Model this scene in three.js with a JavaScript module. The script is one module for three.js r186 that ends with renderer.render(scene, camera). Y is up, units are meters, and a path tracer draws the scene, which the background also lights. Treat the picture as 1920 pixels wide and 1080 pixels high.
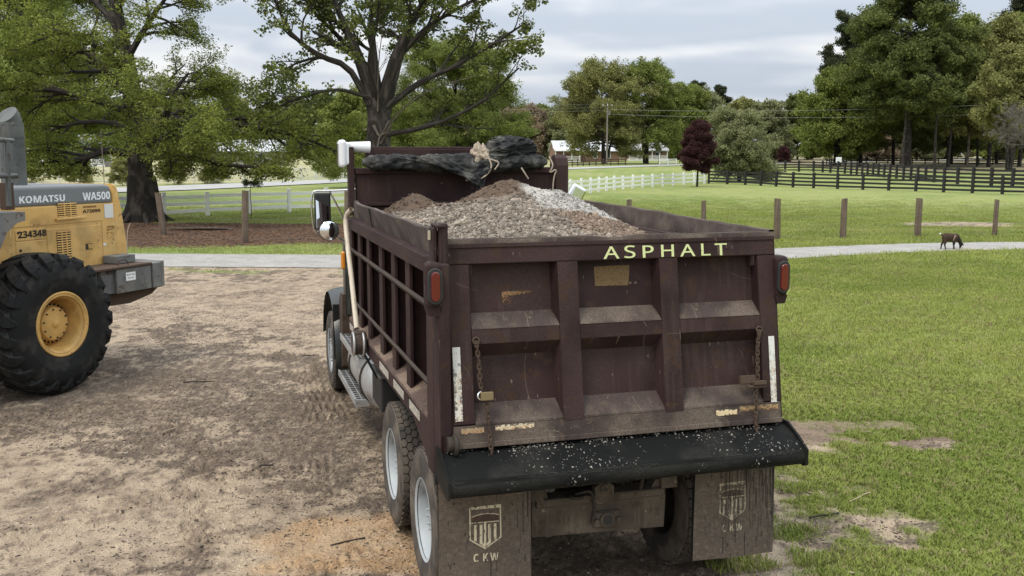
import * as THREE from 'three';
import { mergeGeometries } from 'three/addons/utils/BufferGeometryUtils.js';
import { RoundedBoxGeometry } from 'three/addons/geometries/RoundedBoxGeometry.js';
import { ImprovedNoise } from 'three/addons/math/ImprovedNoise.js';
import { MarchingCubes } from 'three/addons/objects/MarchingCubes.js';

// ---------------------------------------------------------------- camera, sky, sun, exposure
const scene = new THREE.Scene();
const EYE = 3.15;                                   // someone standing on a machine's step
const camera = new THREE.PerspectiveCamera(2 * Math.atan(540 / 1850) * 180 / Math.PI, 16 / 9, 0.1, 4000);
camera.position.set(0, EYE, 0);
camera.rotation.set(-Math.atan(252 / 1850), 0, 0);
const renderer = new THREE.WebGLRenderer({ antialias: true });
renderer.toneMapping = THREE.LinearToneMapping;
renderer.toneMappingExposure = 1.32;
renderer.shadowMap.enabled = true;
const PERLIN = new ImprovedNoise();
const nz = (x, y, z = 0.37) => PERLIN.noise(x, y, z);
function fbm(x, y, z = 0.37, o = 4) { let a = 1, s = 0, t = 0; for (let i = 0; i < o; i++) { s += a * PERLIN.noise(x, y, z + i * 7.1); t += a; a *= 0.5; x *= 2.03; y *= 2.03; z *= 2.03; } return s / t; }
const clamp = (v, a = 0, b = 1) => Math.min(b, Math.max(a, v));
const sst = (a, b, v) => { const t = clamp((v - a) / (b - a)); return t * t * (3 - 2 * t); };
const mix = (a, b, t) => a + (b - a) * t;
const mix3 = (a, b, t) => [mix(a[0], b[0], t), mix(a[1], b[1], t), mix(a[2], b[2], t)];
{ // an overcast sky: bright high cloud with grey-blue streaks, brighter overhead (the usual overcast law)
  const W = 2048, Hh = 1024, d = new Float32Array(W * Hh * 4);
  for (let j = 0; j < Hh; j++) {
    const el = ((j + 0.5) / Hh - 0.5) * Math.PI, se = Math.sin(el), ce = Math.cos(el), up = Math.max(se, 0);
    const law = (1 + 2 * up) / 3;
    for (let i = 0; i < W; i++) {
      const az = ((i + 0.5) / W - 0.5) * 2 * Math.PI, x = ce * Math.cos(az), z = ce * Math.sin(az), k = 1 / (up + 0.11);
      const u = x * k, v = z * k, k4 = (j * W + i) * 4;
      let c = 0;
      if (se > -0.05) {
        const w1 = fbm(u * 0.35, v * 0.35, 4.2, 3);
        c = fbm(u * 0.75 + w1 * 1.6, v * 1.25 + w1 * 2.0 + u * 0.22, 1.3, 6) * 1.8 + 0.5 * fbm(u * 2.3, v * 3.2, 8.8, 4);
      }
      const t = sst(-0.55, 0.6, c);                          // 0 grey-blue gap, 1 white cloud
      const f = 1.62 * law * mix(0.82, 1.13, t);
      const col = mix3([0.84, 0.94, 1.08], [0.985, 1.0, 1.01], t);
      d[k4] = f * col[0]; d[k4 + 1] = f * col[1]; d[k4 + 2] = f * col[2]; d[k4 + 3] = 1;
    }
  }
  const t = new THREE.DataTexture(d, W, Hh, THREE.RGBAFormat, THREE.FloatType);
  t.mapping = THREE.EquirectangularReflectionMapping; t.magFilter = THREE.LinearFilter; t.needsUpdate = true;
  scene.background = t; scene.environment = t;
}
const sun = new THREE.DirectionalLight(new THREE.Color(1, 0.9, 0.76), 1.5);
sun.position.set(-22, 60, 14); sun.target.position.set(0, 0, -14);
sun.castShadow = true; sun.shadow.radius = 34; sun.shadow.mapSize.set(4096, 4096);
Object.assign(sun.shadow.camera, { left: -70, right: 70, top: 70, bottom: -70, near: 1, far: 200 });
scene.add(sun, sun.target);

// ---------------------------------------------------------------- helpers
function rng(seed) { let a = seed >>> 0; return () => { a = (a + 0x6D2B79F5) | 0; let t = Math.imul(a ^ (a >>> 15), 1 | a); t = (t + Math.imul(t ^ (t >>> 7), 61 | t)) ^ t; return ((t ^ (t >>> 14)) >>> 0) / 4294967296; }; }
const taken = {};
function numbered(n) { taken[n] = (taken[n] || 0) + 1; return taken[n] === 1 ? n : n + '_' + String(taken[n] - 1).padStart(3, '0'); }
function tag(o, label, category, group, kind) { o.userData.label = label; o.userData.category = category; if (group) o.userData.group = group; if (kind) o.userData.kind = kind; return o; }
function thing(name, label, category, pos = [0, 0, 0], turn = 0, group) { const o = new THREE.Group(); o.name = numbered(name); o.position.set(...pos); o.rotation.y = turn; tag(o, label, category, group); scene.add(o); return o; }
function sub(name, parent, pos = [0, 0, 0]) { const o = new THREE.Group(); o.name = name; o.position.set(...pos); parent.add(o); return o; }
function boxUV(g) {
  const p = g.attributes.position, n = g.attributes.normal, uv = new Float32Array(p.count * 2);
  for (let i = 0; i < p.count; i++) {
    const ax = Math.abs(n.getX(i)), ay = Math.abs(n.getY(i)), az = Math.abs(n.getZ(i));
    const x = p.getX(i), y = p.getY(i), z = p.getZ(i);
    if (ax >= ay && ax >= az) { uv[2 * i] = z; uv[2 * i + 1] = y; } else if (ay >= az) { uv[2 * i] = x; uv[2 * i + 1] = z; } else { uv[2 * i] = x; uv[2 * i + 1] = y; }
  }
  g.setAttribute('uv', new THREE.BufferAttribute(uv, 2));
}
function prep(g) {
  const keep = g.userData.keepUV;
  g = g.index ? g.toNonIndexed() : g;
  for (const k of Object.keys(g.attributes)) if (!['position', 'normal', 'uv', 'color'].includes(k)) g.deleteAttribute(k);
  if (!g.attributes.normal) g.computeVertexNormals();
  if (!keep) boxUV(g);
  g.morphAttributes = {}; g.groups = [];
  return g;
}
function part(name, geos, mat, parent = scene) {
  const l = [].concat(geos).map(prep), g = l.length > 1 ? mergeGeometries(l) : l[0], m = new THREE.Mesh(g, mat);
  m.name = parent === scene ? numbered(name) : name; m.castShadow = m.receiveShadow = true; parent.add(m); return m;
}
const E3 = new THREE.Euler(), Q = new THREE.Quaternion(), V = (x, y, z) => new THREE.Vector3(x, y, z);
function put(g, x = 0, y = 0, z = 0, rx = 0, ry = 0, rz = 0) { g.applyMatrix4(new THREE.Matrix4().compose(V(x, y, z), Q.setFromEuler(E3.set(rx, ry, rz)), V(1, 1, 1))); return g; }
const bx = (w, h, d, x, y, z, rx, ry, rz) => put(new THREE.BoxGeometry(w, h, d), x, y, z, rx, ry, rz);
const rb = (w, h, d, x, y, z, r = 0.008, rx, ry, rz) => put(new RoundedBoxGeometry(w, h, d, 1, Math.min(r, w / 2.1, h / 2.1, d / 2.1)), x, y, z, rx, ry, rz);
const span = (x0, x1, y0, y1, z0, z1, r = 0.006) => rb(x1 - x0, y1 - y0, z1 - z0, (x0 + x1) / 2, (y0 + y1) / 2, (z0 + z1) / 2, r);
const cyl = (r0, r1, h, x, y, z, rx, ry, rz, n = 16) => put(new THREE.CylinderGeometry(r0, r1, h, n), x, y, z, rx, ry, rz);
const tube = (pts, r, n = 24, k = 7, closed = false) => new THREE.TubeGeometry(new THREE.CatmullRomCurve3(pts.map(p => V(...p)), closed, 'centripetal'), n, r, k, closed);
// a solid of constant outline: axis 'x' takes [y, z] points, 'y' takes [x, z], 'z' takes [x, y]
function prism(pts, a0, a1, axis) {
  const v2 = pts.map(p => new THREE.Vector2(p[0], p[1])), tri = THREE.ShapeUtils.triangulateShape(v2, []), o = [];
  const P = (p, a) => axis === 'x' ? [a, p[0], p[1]] : axis === 'y' ? [p[0], a, p[1]] : [p[0], p[1], a];
  for (const [a, b, c] of tri) { o.push(...P(pts[a], a0), ...P(pts[b], a0), ...P(pts[c], a0)); o.push(...P(pts[a], a1), ...P(pts[c], a1), ...P(pts[b], a1)); }
  for (let i = 0; i < pts.length; i++) { const p = pts[i], q = pts[(i + 1) % pts.length]; o.push(...P(p, a0), ...P(p, a1), ...P(q, a1), ...P(p, a0), ...P(q, a1), ...P(q, a0)); }
  const g = new THREE.BufferGeometry(); g.setAttribute('position', new THREE.Float32BufferAttribute(o, 3)); g.computeVertexNormals(); return g;
}
function grid(nu, nv, f) { // parametric sheet, f(u, v) -> [x, y, z]
  const p = [], ix = [];
  for (let j = 0; j <= nv; j++) for (let i = 0; i <= nu; i++) p.push(...f(i / nu, j / nv));
  for (let j = 0; j < nv; j++) for (let i = 0; i < nu; i++) { const a = j * (nu + 1) + i, b = a + 1, c = a + nu + 1, d = c + 1; ix.push(a, b, d, a, d, c); }
  const g = new THREE.BufferGeometry(); g.setAttribute('position', new THREE.Float32BufferAttribute(p, 3)); g.setIndex(ix); g.computeVertexNormals(); return g;
}
// ---------------------------------------------------------------- textures
function lattice(seed) { const r = rng(seed), t = new Float32Array(65536); for (let i = 0; i < 65536; i++) t[i] = r(); return t; }
const LAT = lattice(77);
function tn(u, v, per, s = 0) { // tiling value noise, 0..1
  const x = u * per, y = v * per, xi = Math.floor(x), yi = Math.floor(y); let fx = x - xi, fy = y - yi;
  fx = fx * fx * (3 - 2 * fx); fy = fy * fy * (3 - 2 * fy);
  const m = (a) => ((a % per) + per) % per, h = (a, b) => LAT[(m(a) * 197 + m(b) * 5309 + s * 7919) & 65535];
  return mix(mix(h(xi, yi), h(xi + 1, yi), fx), mix(h(xi, yi + 1), h(xi + 1, yi + 1), fx), fy);
}
function tf(u, v, per, o, s = 0) { let a = 1, q = 0, t = 0; for (let i = 0; i < o; i++) { q += a * tn(u, v, per, s + i); t += a; a *= 0.55; per *= 2; } return q / t; }
const s2b = (v) => Math.round(255 * clamp(v <= 0.0031308 ? 12.92 * v : 1.055 * Math.pow(v, 1 / 2.4) - 0.055));
function tex(n, metres, f, srgb = true, nh = n) { // f(u, v) -> linear [r, g, b] (or a number)
  const d = new Uint8Array(n * nh * 4);
  for (let j = 0; j < nh; j++) for (let i = 0; i < n; i++) {
    const c = f(i / n, j / nh), k = (j * n + i) * 4;
    if (typeof c === 'number') { d[k] = d[k + 1] = d[k + 2] = srgb ? s2b(c) : Math.round(255 * clamp(c)); } else for (let q = 0; q < 3; q++) d[k + q] = srgb ? s2b(c[q]) : Math.round(255 * clamp(c[q]));
    d[k + 3] = 255;
  }
  const t = new THREE.DataTexture(d, n, nh, THREE.RGBAFormat); t.wrapS = t.wrapT = THREE.RepeatWrapping; t.magFilter = THREE.LinearFilter; t.minFilter = THREE.LinearMipmapLinearFilter; t.generateMipmaps = true;
  if (metres) { const [mu, mv] = Array.isArray(metres) ? metres : [metres, metres]; t.repeat.set(1 / mu, 1 / mv); }; if (srgb) t.colorSpace = THREE.SRGBColorSpace; t.needsUpdate = true; return t;
}
function canvasTex(w, h, draw) { const c = document.createElement('canvas'); c.width = w; c.height = h; draw(c.getContext('2d'), w, h); const t = new THREE.CanvasTexture(c); t.colorSpace = THREE.SRGBColorSpace; t.anisotropy = 8; return t; }
function erode(x, w, h, seed, n, s0, s1, keep = 1) { // knock worn flecks out of painted lettering
  const r = rng(seed); x.globalCompositeOperation = 'destination-out';
  for (let i = 0; i < n; i++) { const a = r() * 6.3, q = mix(s0, s1, r() * r()); x.globalAlpha = 0.5 + 0.5 * r(); x.save(); x.translate(r() * w, r() * h); x.rotate(a); x.fillRect(-q, -q * 0.3, 2 * q, q * 0.6 * (0.3 + r())); x.restore(); }
  x.globalAlpha = 1; x.globalCompositeOperation = 'source-over';
}
function decal(name, w, h, texture, parent, pos, rot = [0, 0, 0], rough = 0.7) { // flat print laid 2-3 mm over its surface
  const g = new THREE.PlaneGeometry(w, h); g.userData.keepUV = true; put(g, ...pos, ...rot);
  const m = part(name, g, new THREE.MeshStandardMaterial({ map: texture, transparent: true, roughness: rough, side: THREE.DoubleSide }), parent); return m;
}
const C = (r, g, b) => new THREE.Color().setRGB(r, g, b);
const std = (o) => o.specularIntensity !== undefined ? new THREE.MeshPhysicalMaterial(o) : new THREE.MeshStandardMaterial(o);
const T = {};
// steel painted maroon: chalky paint, dust grain, scratches to light metal, rust blooms
const scr = (u, v, per, s, w) => { const a = tn(u, v, per, s); return clamp(1 - Math.abs(a - 0.5) / w); };
function steel(base, dust, rust, seed, amt, str = 1, rs = 0.66) {
  return (u, v) => {
    const big = tf(u, v, 4, 4, seed), fine = tn(u, v, 256, seed + 1), mid = tf(u, v, 24, 3, seed + 2);
    let c = mix3(base, base.map(q => q * 0.68), sst(0.4, 0.7, tf(u, v, 7, 4, seed + 9)));
    c = mix3(c, dust, amt * sst(0.42, 0.75, big) * (0.25 + 0.75 * fine) * 0.75);
    c = mix3(c, dust, amt * 0.12 * sst(0.55, 0.9, fine));
    c = mix3(c, rust, sst(rs, rs + 0.1, mid) * 0.7);
    const streak = tn(u * 1.0, v * 0.08, 96, seed + 4) * tn(u, v, 5, seed + 5);
    c = mix3(c, dust, str * amt * sst(0.38, 0.62, streak) * 0.3);
    const s = scr(u + 0.05 * tn(u, v, 9, seed), v, 5, seed + 6, 0.006) * sst(0.62, 0.7, tn(u, v, 22, seed + 7));
    const tick = sst(0.93, 0.965, tn(u, v * 0.4, 90, seed + 12)) * sst(0.5, 0.62, tn(u, v, 11, seed + 13));
    return mix3(mix3(c, dust.map(q => q * 1.3), s * 0.7), dust.map(q => q * 1.7), tick * 0.6);
  };
}
T.paint = tex(1024, 2, steel([0.035, 0.0175, 0.018], [0.125, 0.09, 0.07], [0.05, 0.026, 0.016], 3, 0.26, 1.4));
T.dust = tex(1024, 1.2, steel([0.05, 0.034, 0.03], [0.165, 0.13, 0.1], [0.09, 0.065, 0.048], 31, 1.3, 0.15));
T.grime = tex(512, 1.5, steel([0.085, 0.068, 0.05], [0.2, 0.165, 0.125], [0.06, 0.035, 0.022], 51, 0.9));
T.steelBump = tex(512, 1.0, (u, v) => 0.5 * tf(u, v, 5, 5, 5) + 0.5 * tn(u, v, 170, 8), false);
T.grain = tex(1024, 2.2, (u, v) => { // pebbly grain, neutral
  const a = tf(u, v, 14, 6, 60), g = tn(u, v, 300, 66), p = tn(u, v, 120, 68);
  return clamp(0.62 + 0.34 * (a - 0.5) + 0.2 * (g - 0.5) + 0.22 * sst(0.8, 0.92, p) - 0.28 * sst(0.78, 0.9, tn(u, v, 90, 70)));
});
T.grainBump = tex(1024, 2.2, (u, v) => clamp(0.5 * tf(u, v, 10, 5, 60) + 0.35 * tn(u, v, 120, 68) + 0.3 * tn(u, v, 300, 66)), false);
T.yellow = tex(1024, 2.4, steel([0.66, 0.40, 0.12], [0.58, 0.43, 0.23], [0.2, 0.09, 0.03], 91, 0.4, 1, 0.76));
T.greyPaint = tex(512, 1.6, steel([0.15, 0.155, 0.15], [0.24, 0.21, 0.17], [0.07, 0.035, 0.02], 121, 0.8));
T.rubber = tex(512, 0.8, (u, v) => { const a = tf(u, v, 6, 5, 141), f = tn(u, v, 200, 144); return mix3([0.014, 0.0145, 0.0145], [0.05, 0.046, 0.04], sst(0.45, 0.85, a) * (0.4 + 0.6 * f)); });
T.dustyRubber = tex(512, 0.7, (u, v) => { const a = tf(u, v, 5, 5, 151), f = tn(u, v, 190, 154); return mix3([0.05, 0.043, 0.037], [0.17, 0.14, 0.11], sst(0.3, 0.8, a) * (0.35 + 0.65 * f)); });
T.bark = tex(512, [1.2, 2.4], (u, v) => { const a = tf(u, v * 0.25, 24, 4, 161), b = tf(u, v, 6, 4, 165); return mix3([0.022, 0.018, 0.015], [0.085, 0.072, 0.06], sst(0.35, 0.75, a) * (0.5 + 0.7 * b)); });
T.barkBump = tex(512, [1.2, 2.4], (u, v) => clamp(0.7 * tf(u, v * 0.25, 24, 3, 161) + 0.3 * tf(u, v, 30, 3, 168)), false);
T.wood = tex(512, [0.5, 2], (u, v) => { const a = tf(u, v * 0.06, 40, 3, 171), b = tf(u, v, 5, 4, 175); return mix3([0.075, 0.052, 0.036], [0.2, 0.15, 0.11], sst(0.25, 0.8, 0.6 * a + 0.4 * b)); });
T.chalk = tex(512, [0.9, 2.2], (u, v) => { const a = tf(u * 0.2, v, 40, 3, 181), b = tf(u, v, 6, 4, 185); return mix3([0.82, 0.82, 0.8], [0.5, 0.49, 0.46], sst(0.58, 0.85, 0.5 * a + 0.5 * b)); });
T.blackWood = tex(256, 1.5, (u, v) => { const a = tf(u, v, 12, 4, 191); return mix3([0.008, 0.008, 0.009], [0.026, 0.024, 0.022], a); });
T.alu = tex(512, 0.8, (u, v) => { const a = tf(u, v, 6, 5, 201), f = tn(u, v, 150, 205); return mix3([0.52, 0.53, 0.53], [0.2, 0.17, 0.14], sst(0.5, 0.85, a) * (0.4 + 0.6 * f)); });
T.tarp = tex(512, 0.7, (u, v) => { const a = tf(u, v, 5, 5, 211), f = tn(u, v, 128, 214); return mix3([0.014, 0.0155, 0.016], [0.15, 0.145, 0.13], sst(0.44, 0.7, a) * (0.3 + 0.7 * f)); });
T.spatter = tex(1024, 1.3, (u, v) => { const a = tf(u, v, 6, 5, 221), f = tn(u, v, 210, 224); let c = mix3([0.007, 0.0075, 0.0075], [0.026, 0.025, 0.022], sst(0.35, 0.8, a) * (0.3 + 0.7 * f)); return mix3(c, [0.34, 0.32, 0.28], sst(0.86, 0.93, tn(u, v, 130, 227)) * sst(0.45, 0.62, tf(u, v, 3, 3, 230))); });
T.gravelRoad = tex(512, 2.5, (u, v) => { const a = tf(u, v, 8, 5, 241), f = tn(u, v, 180, 244), p = tn(u, v, 90, 246); const k = 0.75 + 0.35 * (a - 0.5) + 0.4 * (f - 0.5) + 0.25 * (p - 0.5); return [0.40 * k, 0.385 * k, 0.36 * k]; });
T.asphaltFar = tex(256, 6, (u, v) => { const k = 0.8 + 0.4 * (tf(u, v, 10, 4, 251) - 0.5); return [0.43 * k, 0.425 * k, 0.415 * k]; });
const M = {
  paint: std({ map: T.paint, roughness: 0.7, specularIntensity: 0.45, bumpMap: T.steelBump, bumpScale: 0.0022 }),
  dust: std({ map: T.dust, roughness: 0.92, bumpMap: T.steelBump, bumpScale: 0.003 }),
  sandy: std({ map: T.dust, color: C(1.7, 1.6, 1.5), roughness: 1, bumpMap: T.grainBump, bumpScale: 0.006 }),
  grime: std({ map: T.grime, roughness: 0.9, bumpMap: T.steelBump, bumpScale: 0.004 }),
  rubber: std({ map: T.rubber, roughness: 0.75, specularIntensity: 0.4, bumpMap: T.steelBump, bumpScale: 0.003 }),
  dustyRubber: std({ map: T.dustyRubber, roughness: 0.9, bumpMap: T.steelBump, bumpScale: 0.002 }),
  apron: std({ map: T.spatter, roughness: 0.7, specularIntensity: 0.25, bumpMap: T.grainBump, bumpScale: 0.004 }),
  alu: std({ map: T.alu, roughness: 0.42, metalness: 0.55 }),
  armAlu: std({ map: T.alu, color: C(1.15, 1.0, 0.8), roughness: 0.65, metalness: 0.05 }),
  rimMetal: std({ map: T.alu, roughness: 0.6, metalness: 0.1, color: C(0.78, 0.84, 0.88) }),
  chrome: std({ color: C(0.75, 0.75, 0.75), roughness: 0.16, metalness: 1 }),
  mirror: std({ color: C(0.85, 0.87, 0.88), roughness: 0.03, metalness: 1 }),
  black: std({ color: C(0.02, 0.02, 0.021), roughness: 0.55 }),
  darkSteel: std({ map: T.grime, color: C(0.35, 0.33, 0.32), roughness: 0.8 }),
  cabPaint: std({ map: T.rubber, color: C(1.2, 1.35, 1.25), roughness: 0.35 }),
  fenderBrown: std({ map: T.grime, color: C(0.75, 0.62, 0.6), roughness: 0.7 }),
  white: std({ color: C(0.74, 0.76, 0.78), roughness: 0.35, bumpMap: T.steelBump, bumpScale: 0.001 }),
  tape: std({ color: C(0.62, 0.58, 0.5), roughness: 0.6, map: T.grain }),
  redLens: new THREE.MeshPhysicalMaterial({ color: C(0.115, 0.003, 0.005), roughness: 0.25, clearcoat: 0.6 }),
  amber: new THREE.MeshPhysicalMaterial({ color: C(0.7, 0.25, 0.02), roughness: 0.25, clearcoat: 0.6 }),
  rustSteel: std({ color: C(0.085, 0.055, 0.038), roughness: 0.85, metalness: 0.2, bumpMap: T.steelBump, bumpScale: 0.003 }),
  brass: std({ color: C(0.2, 0.15, 0.075), roughness: 0.6, metalness: 0.3 }),
  tarp: std({ map: T.tarp, roughness: 0.7, specularIntensity: 0.4, side: THREE.DoubleSide }),
  rope: std({ color: C(0.42, 0.35, 0.27), roughness: 0.95 }),
  yellow: std({ map: T.yellow, roughness: 0.5, bumpMap: T.steelBump, bumpScale: 0.001 }),
  grey: std({ map: T.greyPaint, roughness: 0.6, bumpMap: T.steelBump, bumpScale: 0.0015 }),
  hoodGrey: std({ color: C(0.165, 0.18, 0.185), roughness: 0.55, bumpMap: T.steelBump, bumpScale: 0.0008 }),
  pipe: std({ map: T.greyPaint, color: C(0.62, 0.66, 0.66), roughness: 0.55 }),
  bark: std({ map: T.bark, roughness: 0.95, bumpMap: T.barkBump, bumpScale: 0.03 }),
  paleBark: std({ map: T.bark, color: C(3, 3, 2.9), roughness: 0.95 }),
  brownBark: std({ map: T.bark, color: C(1.7, 1.5, 1.35), roughness: 0.95 }),
  wood: std({ map: T.wood, roughness: 0.92, bumpMap: T.barkBump, bumpScale: 0.008 }),
  chalk: std({ map: T.chalk, roughness: 0.75 }),
  blackWood: std({ map: T.blackWood, roughness: 0.7 }),
  wire: std({ color: C(0.2, 0.2, 0.2), roughness: 0.6, metalness: 0.6 }),
};

// ---------------------------------------------------------------- ground, drive, road
const rise = (z) => { const d = Math.min(-z, 330) - 85; return d < 0 ? 0 : 0.0075 * d * d / (d + 40); };
const TRK = [ // tyre tracks pressed in the sand: path, half width, depth, kind
  { p: [[-2.6, -13.6], [-3.35, -14.6], [-3.75, -16.4], [-3.2, -18.6], [-1.9, -20.2]], w: 0.36, d: 0.055, k: 0 },
  { p: [[-2.35, -7.4], [-2.75, -8.6], [-3.3, -10.2], [-4.4, -12]], w: 0.26, d: 0.034, k: 1 },
  { p: [[-1.7, -8.3], [-2.1, -10], [-2.5, -13]], w: 0.24, d: 0.03, k: 2 },
  { p: [[-1.9, -7.0], [-1.3, -7.6], [-0.95, -8.6]], w: 0.2, d: 0.016, k: 1 },
  { p: [[-4.6, -7], [-3.6, -8.4], [-2.5, -9.4], [-2.2, -11]], w: 0.3, d: 0.026, k: 2 },
  { p: [[-1.9, -10.8], [-2.7, -13.4], [-3.3, -15.6]], w: 0.27, d: 0.036, k: 2 },
];
for (const t of TRK) { t.c = new THREE.CatmullRomCurve3(t.p.map(q => V(q[0], 0, q[1]))).getSpacedPoints(60); t.len = 0; t.s = t.c.map((q, i) => i ? (t.len += q.distanceTo(t.c[i - 1])) : 0); t.bb = [Math.min(...t.c.map(q => q.x)) - 0.5, Math.max(...t.c.map(q => q.x)) + 0.5, Math.min(...t.c.map(q => q.z)) - 0.5, Math.max(...t.c.map(q => q.z)) + 0.5]; }
function tracks(x, z) {
  let h = 0;
  for (const t of TRK) {
    if (x < t.bb[0] || x > t.bb[1] || z < t.bb[2] || z > t.bb[3]) continue;
    let best = 9, s = 0, u = 0;
    for (let i = 0; i < t.c.length - 1; i++) {
      const a = t.c[i], b = t.c[i + 1], dx = b.x - a.x, dz = b.z - a.z, l2 = dx * dx + dz * dz, k = clamp(((x - a.x) * dx + (z - a.z) * dz) / l2);
      const ex = x - a.x - k * dx, ez = z - a.z - k * dz, d = ex * ex + ez * ez;
      if (d < best) { best = d; s = t.s[i] + k * Math.sqrt(l2); u = Math.sign(ex * dz - ez * dx) * Math.sqrt(d); }
    }
    const f = 1 - sst(t.w * 0.85, t.w * 1.15, Math.abs(u)), e = sst(0, 0.5, s) * sst(0, 0.5, t.len - s) * sst(-0.15, 0.12, fbm(x * 0.8, z * 0.8, 3.3, 2));
    if (f * e <= 0) continue;
    const ridge = t.k === 0 ? sst(0.35, 0.6, Math.abs(((u / 0.1 + 100.5) % 1) - 0.5) * 2) * 0.8 + 0.2 * Math.sin(s * 40) : t.k === 1 ? sst(0.3, 0.6, Math.abs(((s / 0.11 + Math.abs(u) * 5 + 100) % 1) - 0.5) * 2) : sst(0.35, 0.65, Math.abs(((u / 0.085 + 100.5) % 1) - 0.5) * 2);
    h += f * e * t.d * (ridge - 0.55);
  }
  return h;
}
// where the sand ends and the lawn begins, x at a given z (from the open yard to the drive)
const EDGE = [[0, 3.2], [-5, 2.6], [-7, 2.35], [-8.2, 2.75], [-9.2, 2.7], [-9.9, 2.9], [-10.5, 3.3], [-11.2, 3.6], [-11.8, 2.9], [-14, 2.2], [-20, 0.2], [-26, -4.2], [-60, -4.2]];
function edgeX(z) { for (let i = 0; i < EDGE.length - 1; i++) { const [a, xa] = EDGE[i], [b, xb] = EDGE[i + 1]; if (z <= a && z >= b) return mix(xa, xb, (a - z) / (a - b)); } return z > 0 ? 3.2 : -4.2; }
const driveMid = (x) => x < 0 ? -29.0 - 0.06 * Math.max(0, -x - 4) : mix(-29.0, -34.0, sst(0, 18, x));
const driveHalf = (x) => mix(1.75, 1.35, sst(0, 16, x));
const blob = (x, z, cx, cz, rx, rz, n = 0.35) => { const q = Math.hypot((x - cx) / rx, (z - cz) / rz) + n * fbm(x * 0.9 / Math.min(rx, 1.5), z * 0.9 / Math.min(rz, 1.5), cx, 4) * 2; return 1 - sst(0.72, 1.05, q); };
function grassAt(x, z) { // 0 bare, 1 lawn
  const n = fbm(x * 0.55, z * 0.55, 9.1, 5), n2 = fbm(x * 2.6, z * 2.6, 2.2, 3);
  const dm = driveMid(x), past = z < dm;
  let g;
  if (!past) g = sst(-0.5, 0.7, x - edgeX(z) + n * 1.9 + n2 * 1.3);
  else { g = 1; const mul = mulchAt(x, z); g *= 1 - mul; }
  if (!past && x < 0 && z < -25.6 && z > dm) g = Math.max(g, sst(0.15, 0.45, fbm(x * 0.5, z * 1.3, 5, 3) + 0.22 - Math.abs(z + 26.6) * 0.4));
  g *= 1 - blob(x, z, 4.5, -10.55, 0.55, 0.28) - 0.75 * blob(x, z, 3.9, -11.3, 0.9, 0.32);
  g *= 1 - 0.8 * blob(x, z, 5.3, -9.0, 0.22, 0.1) - 0.5 * blob(x, z, 3.0, -13.6, 0.7, 0.5) - 0.5 * blob(x, z, 5.2, -20.2, 0.6, 0.35);
  g *= 1 - blob(x, z, 20.3, -44.4, 2.9, 1.9, 0.3) - 0.5 * blob(x, z, 15.5, -41.2, 9, 0.7) - 0.8 * blob(x, z, 13.8, -46, 0.9, 0.4);
  return clamp(g);
}
function mulchAt(x, z) { const n = fbm(x * 0.35, z * 0.35, 6.6, 4) * 3.2; return clamp(sst(0, 1.6, -4.6 - x + n * 0.5) * sst(0, 1.2, 45.4 + z + n * 0.5 - 0.08 * (x + 12)) * sst(0, 1.4, -32.9 - z + n * 0.35 - 1.4 * sst(-10.5, -7, x)) * sst(0, 3, x + 34)); }
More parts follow.
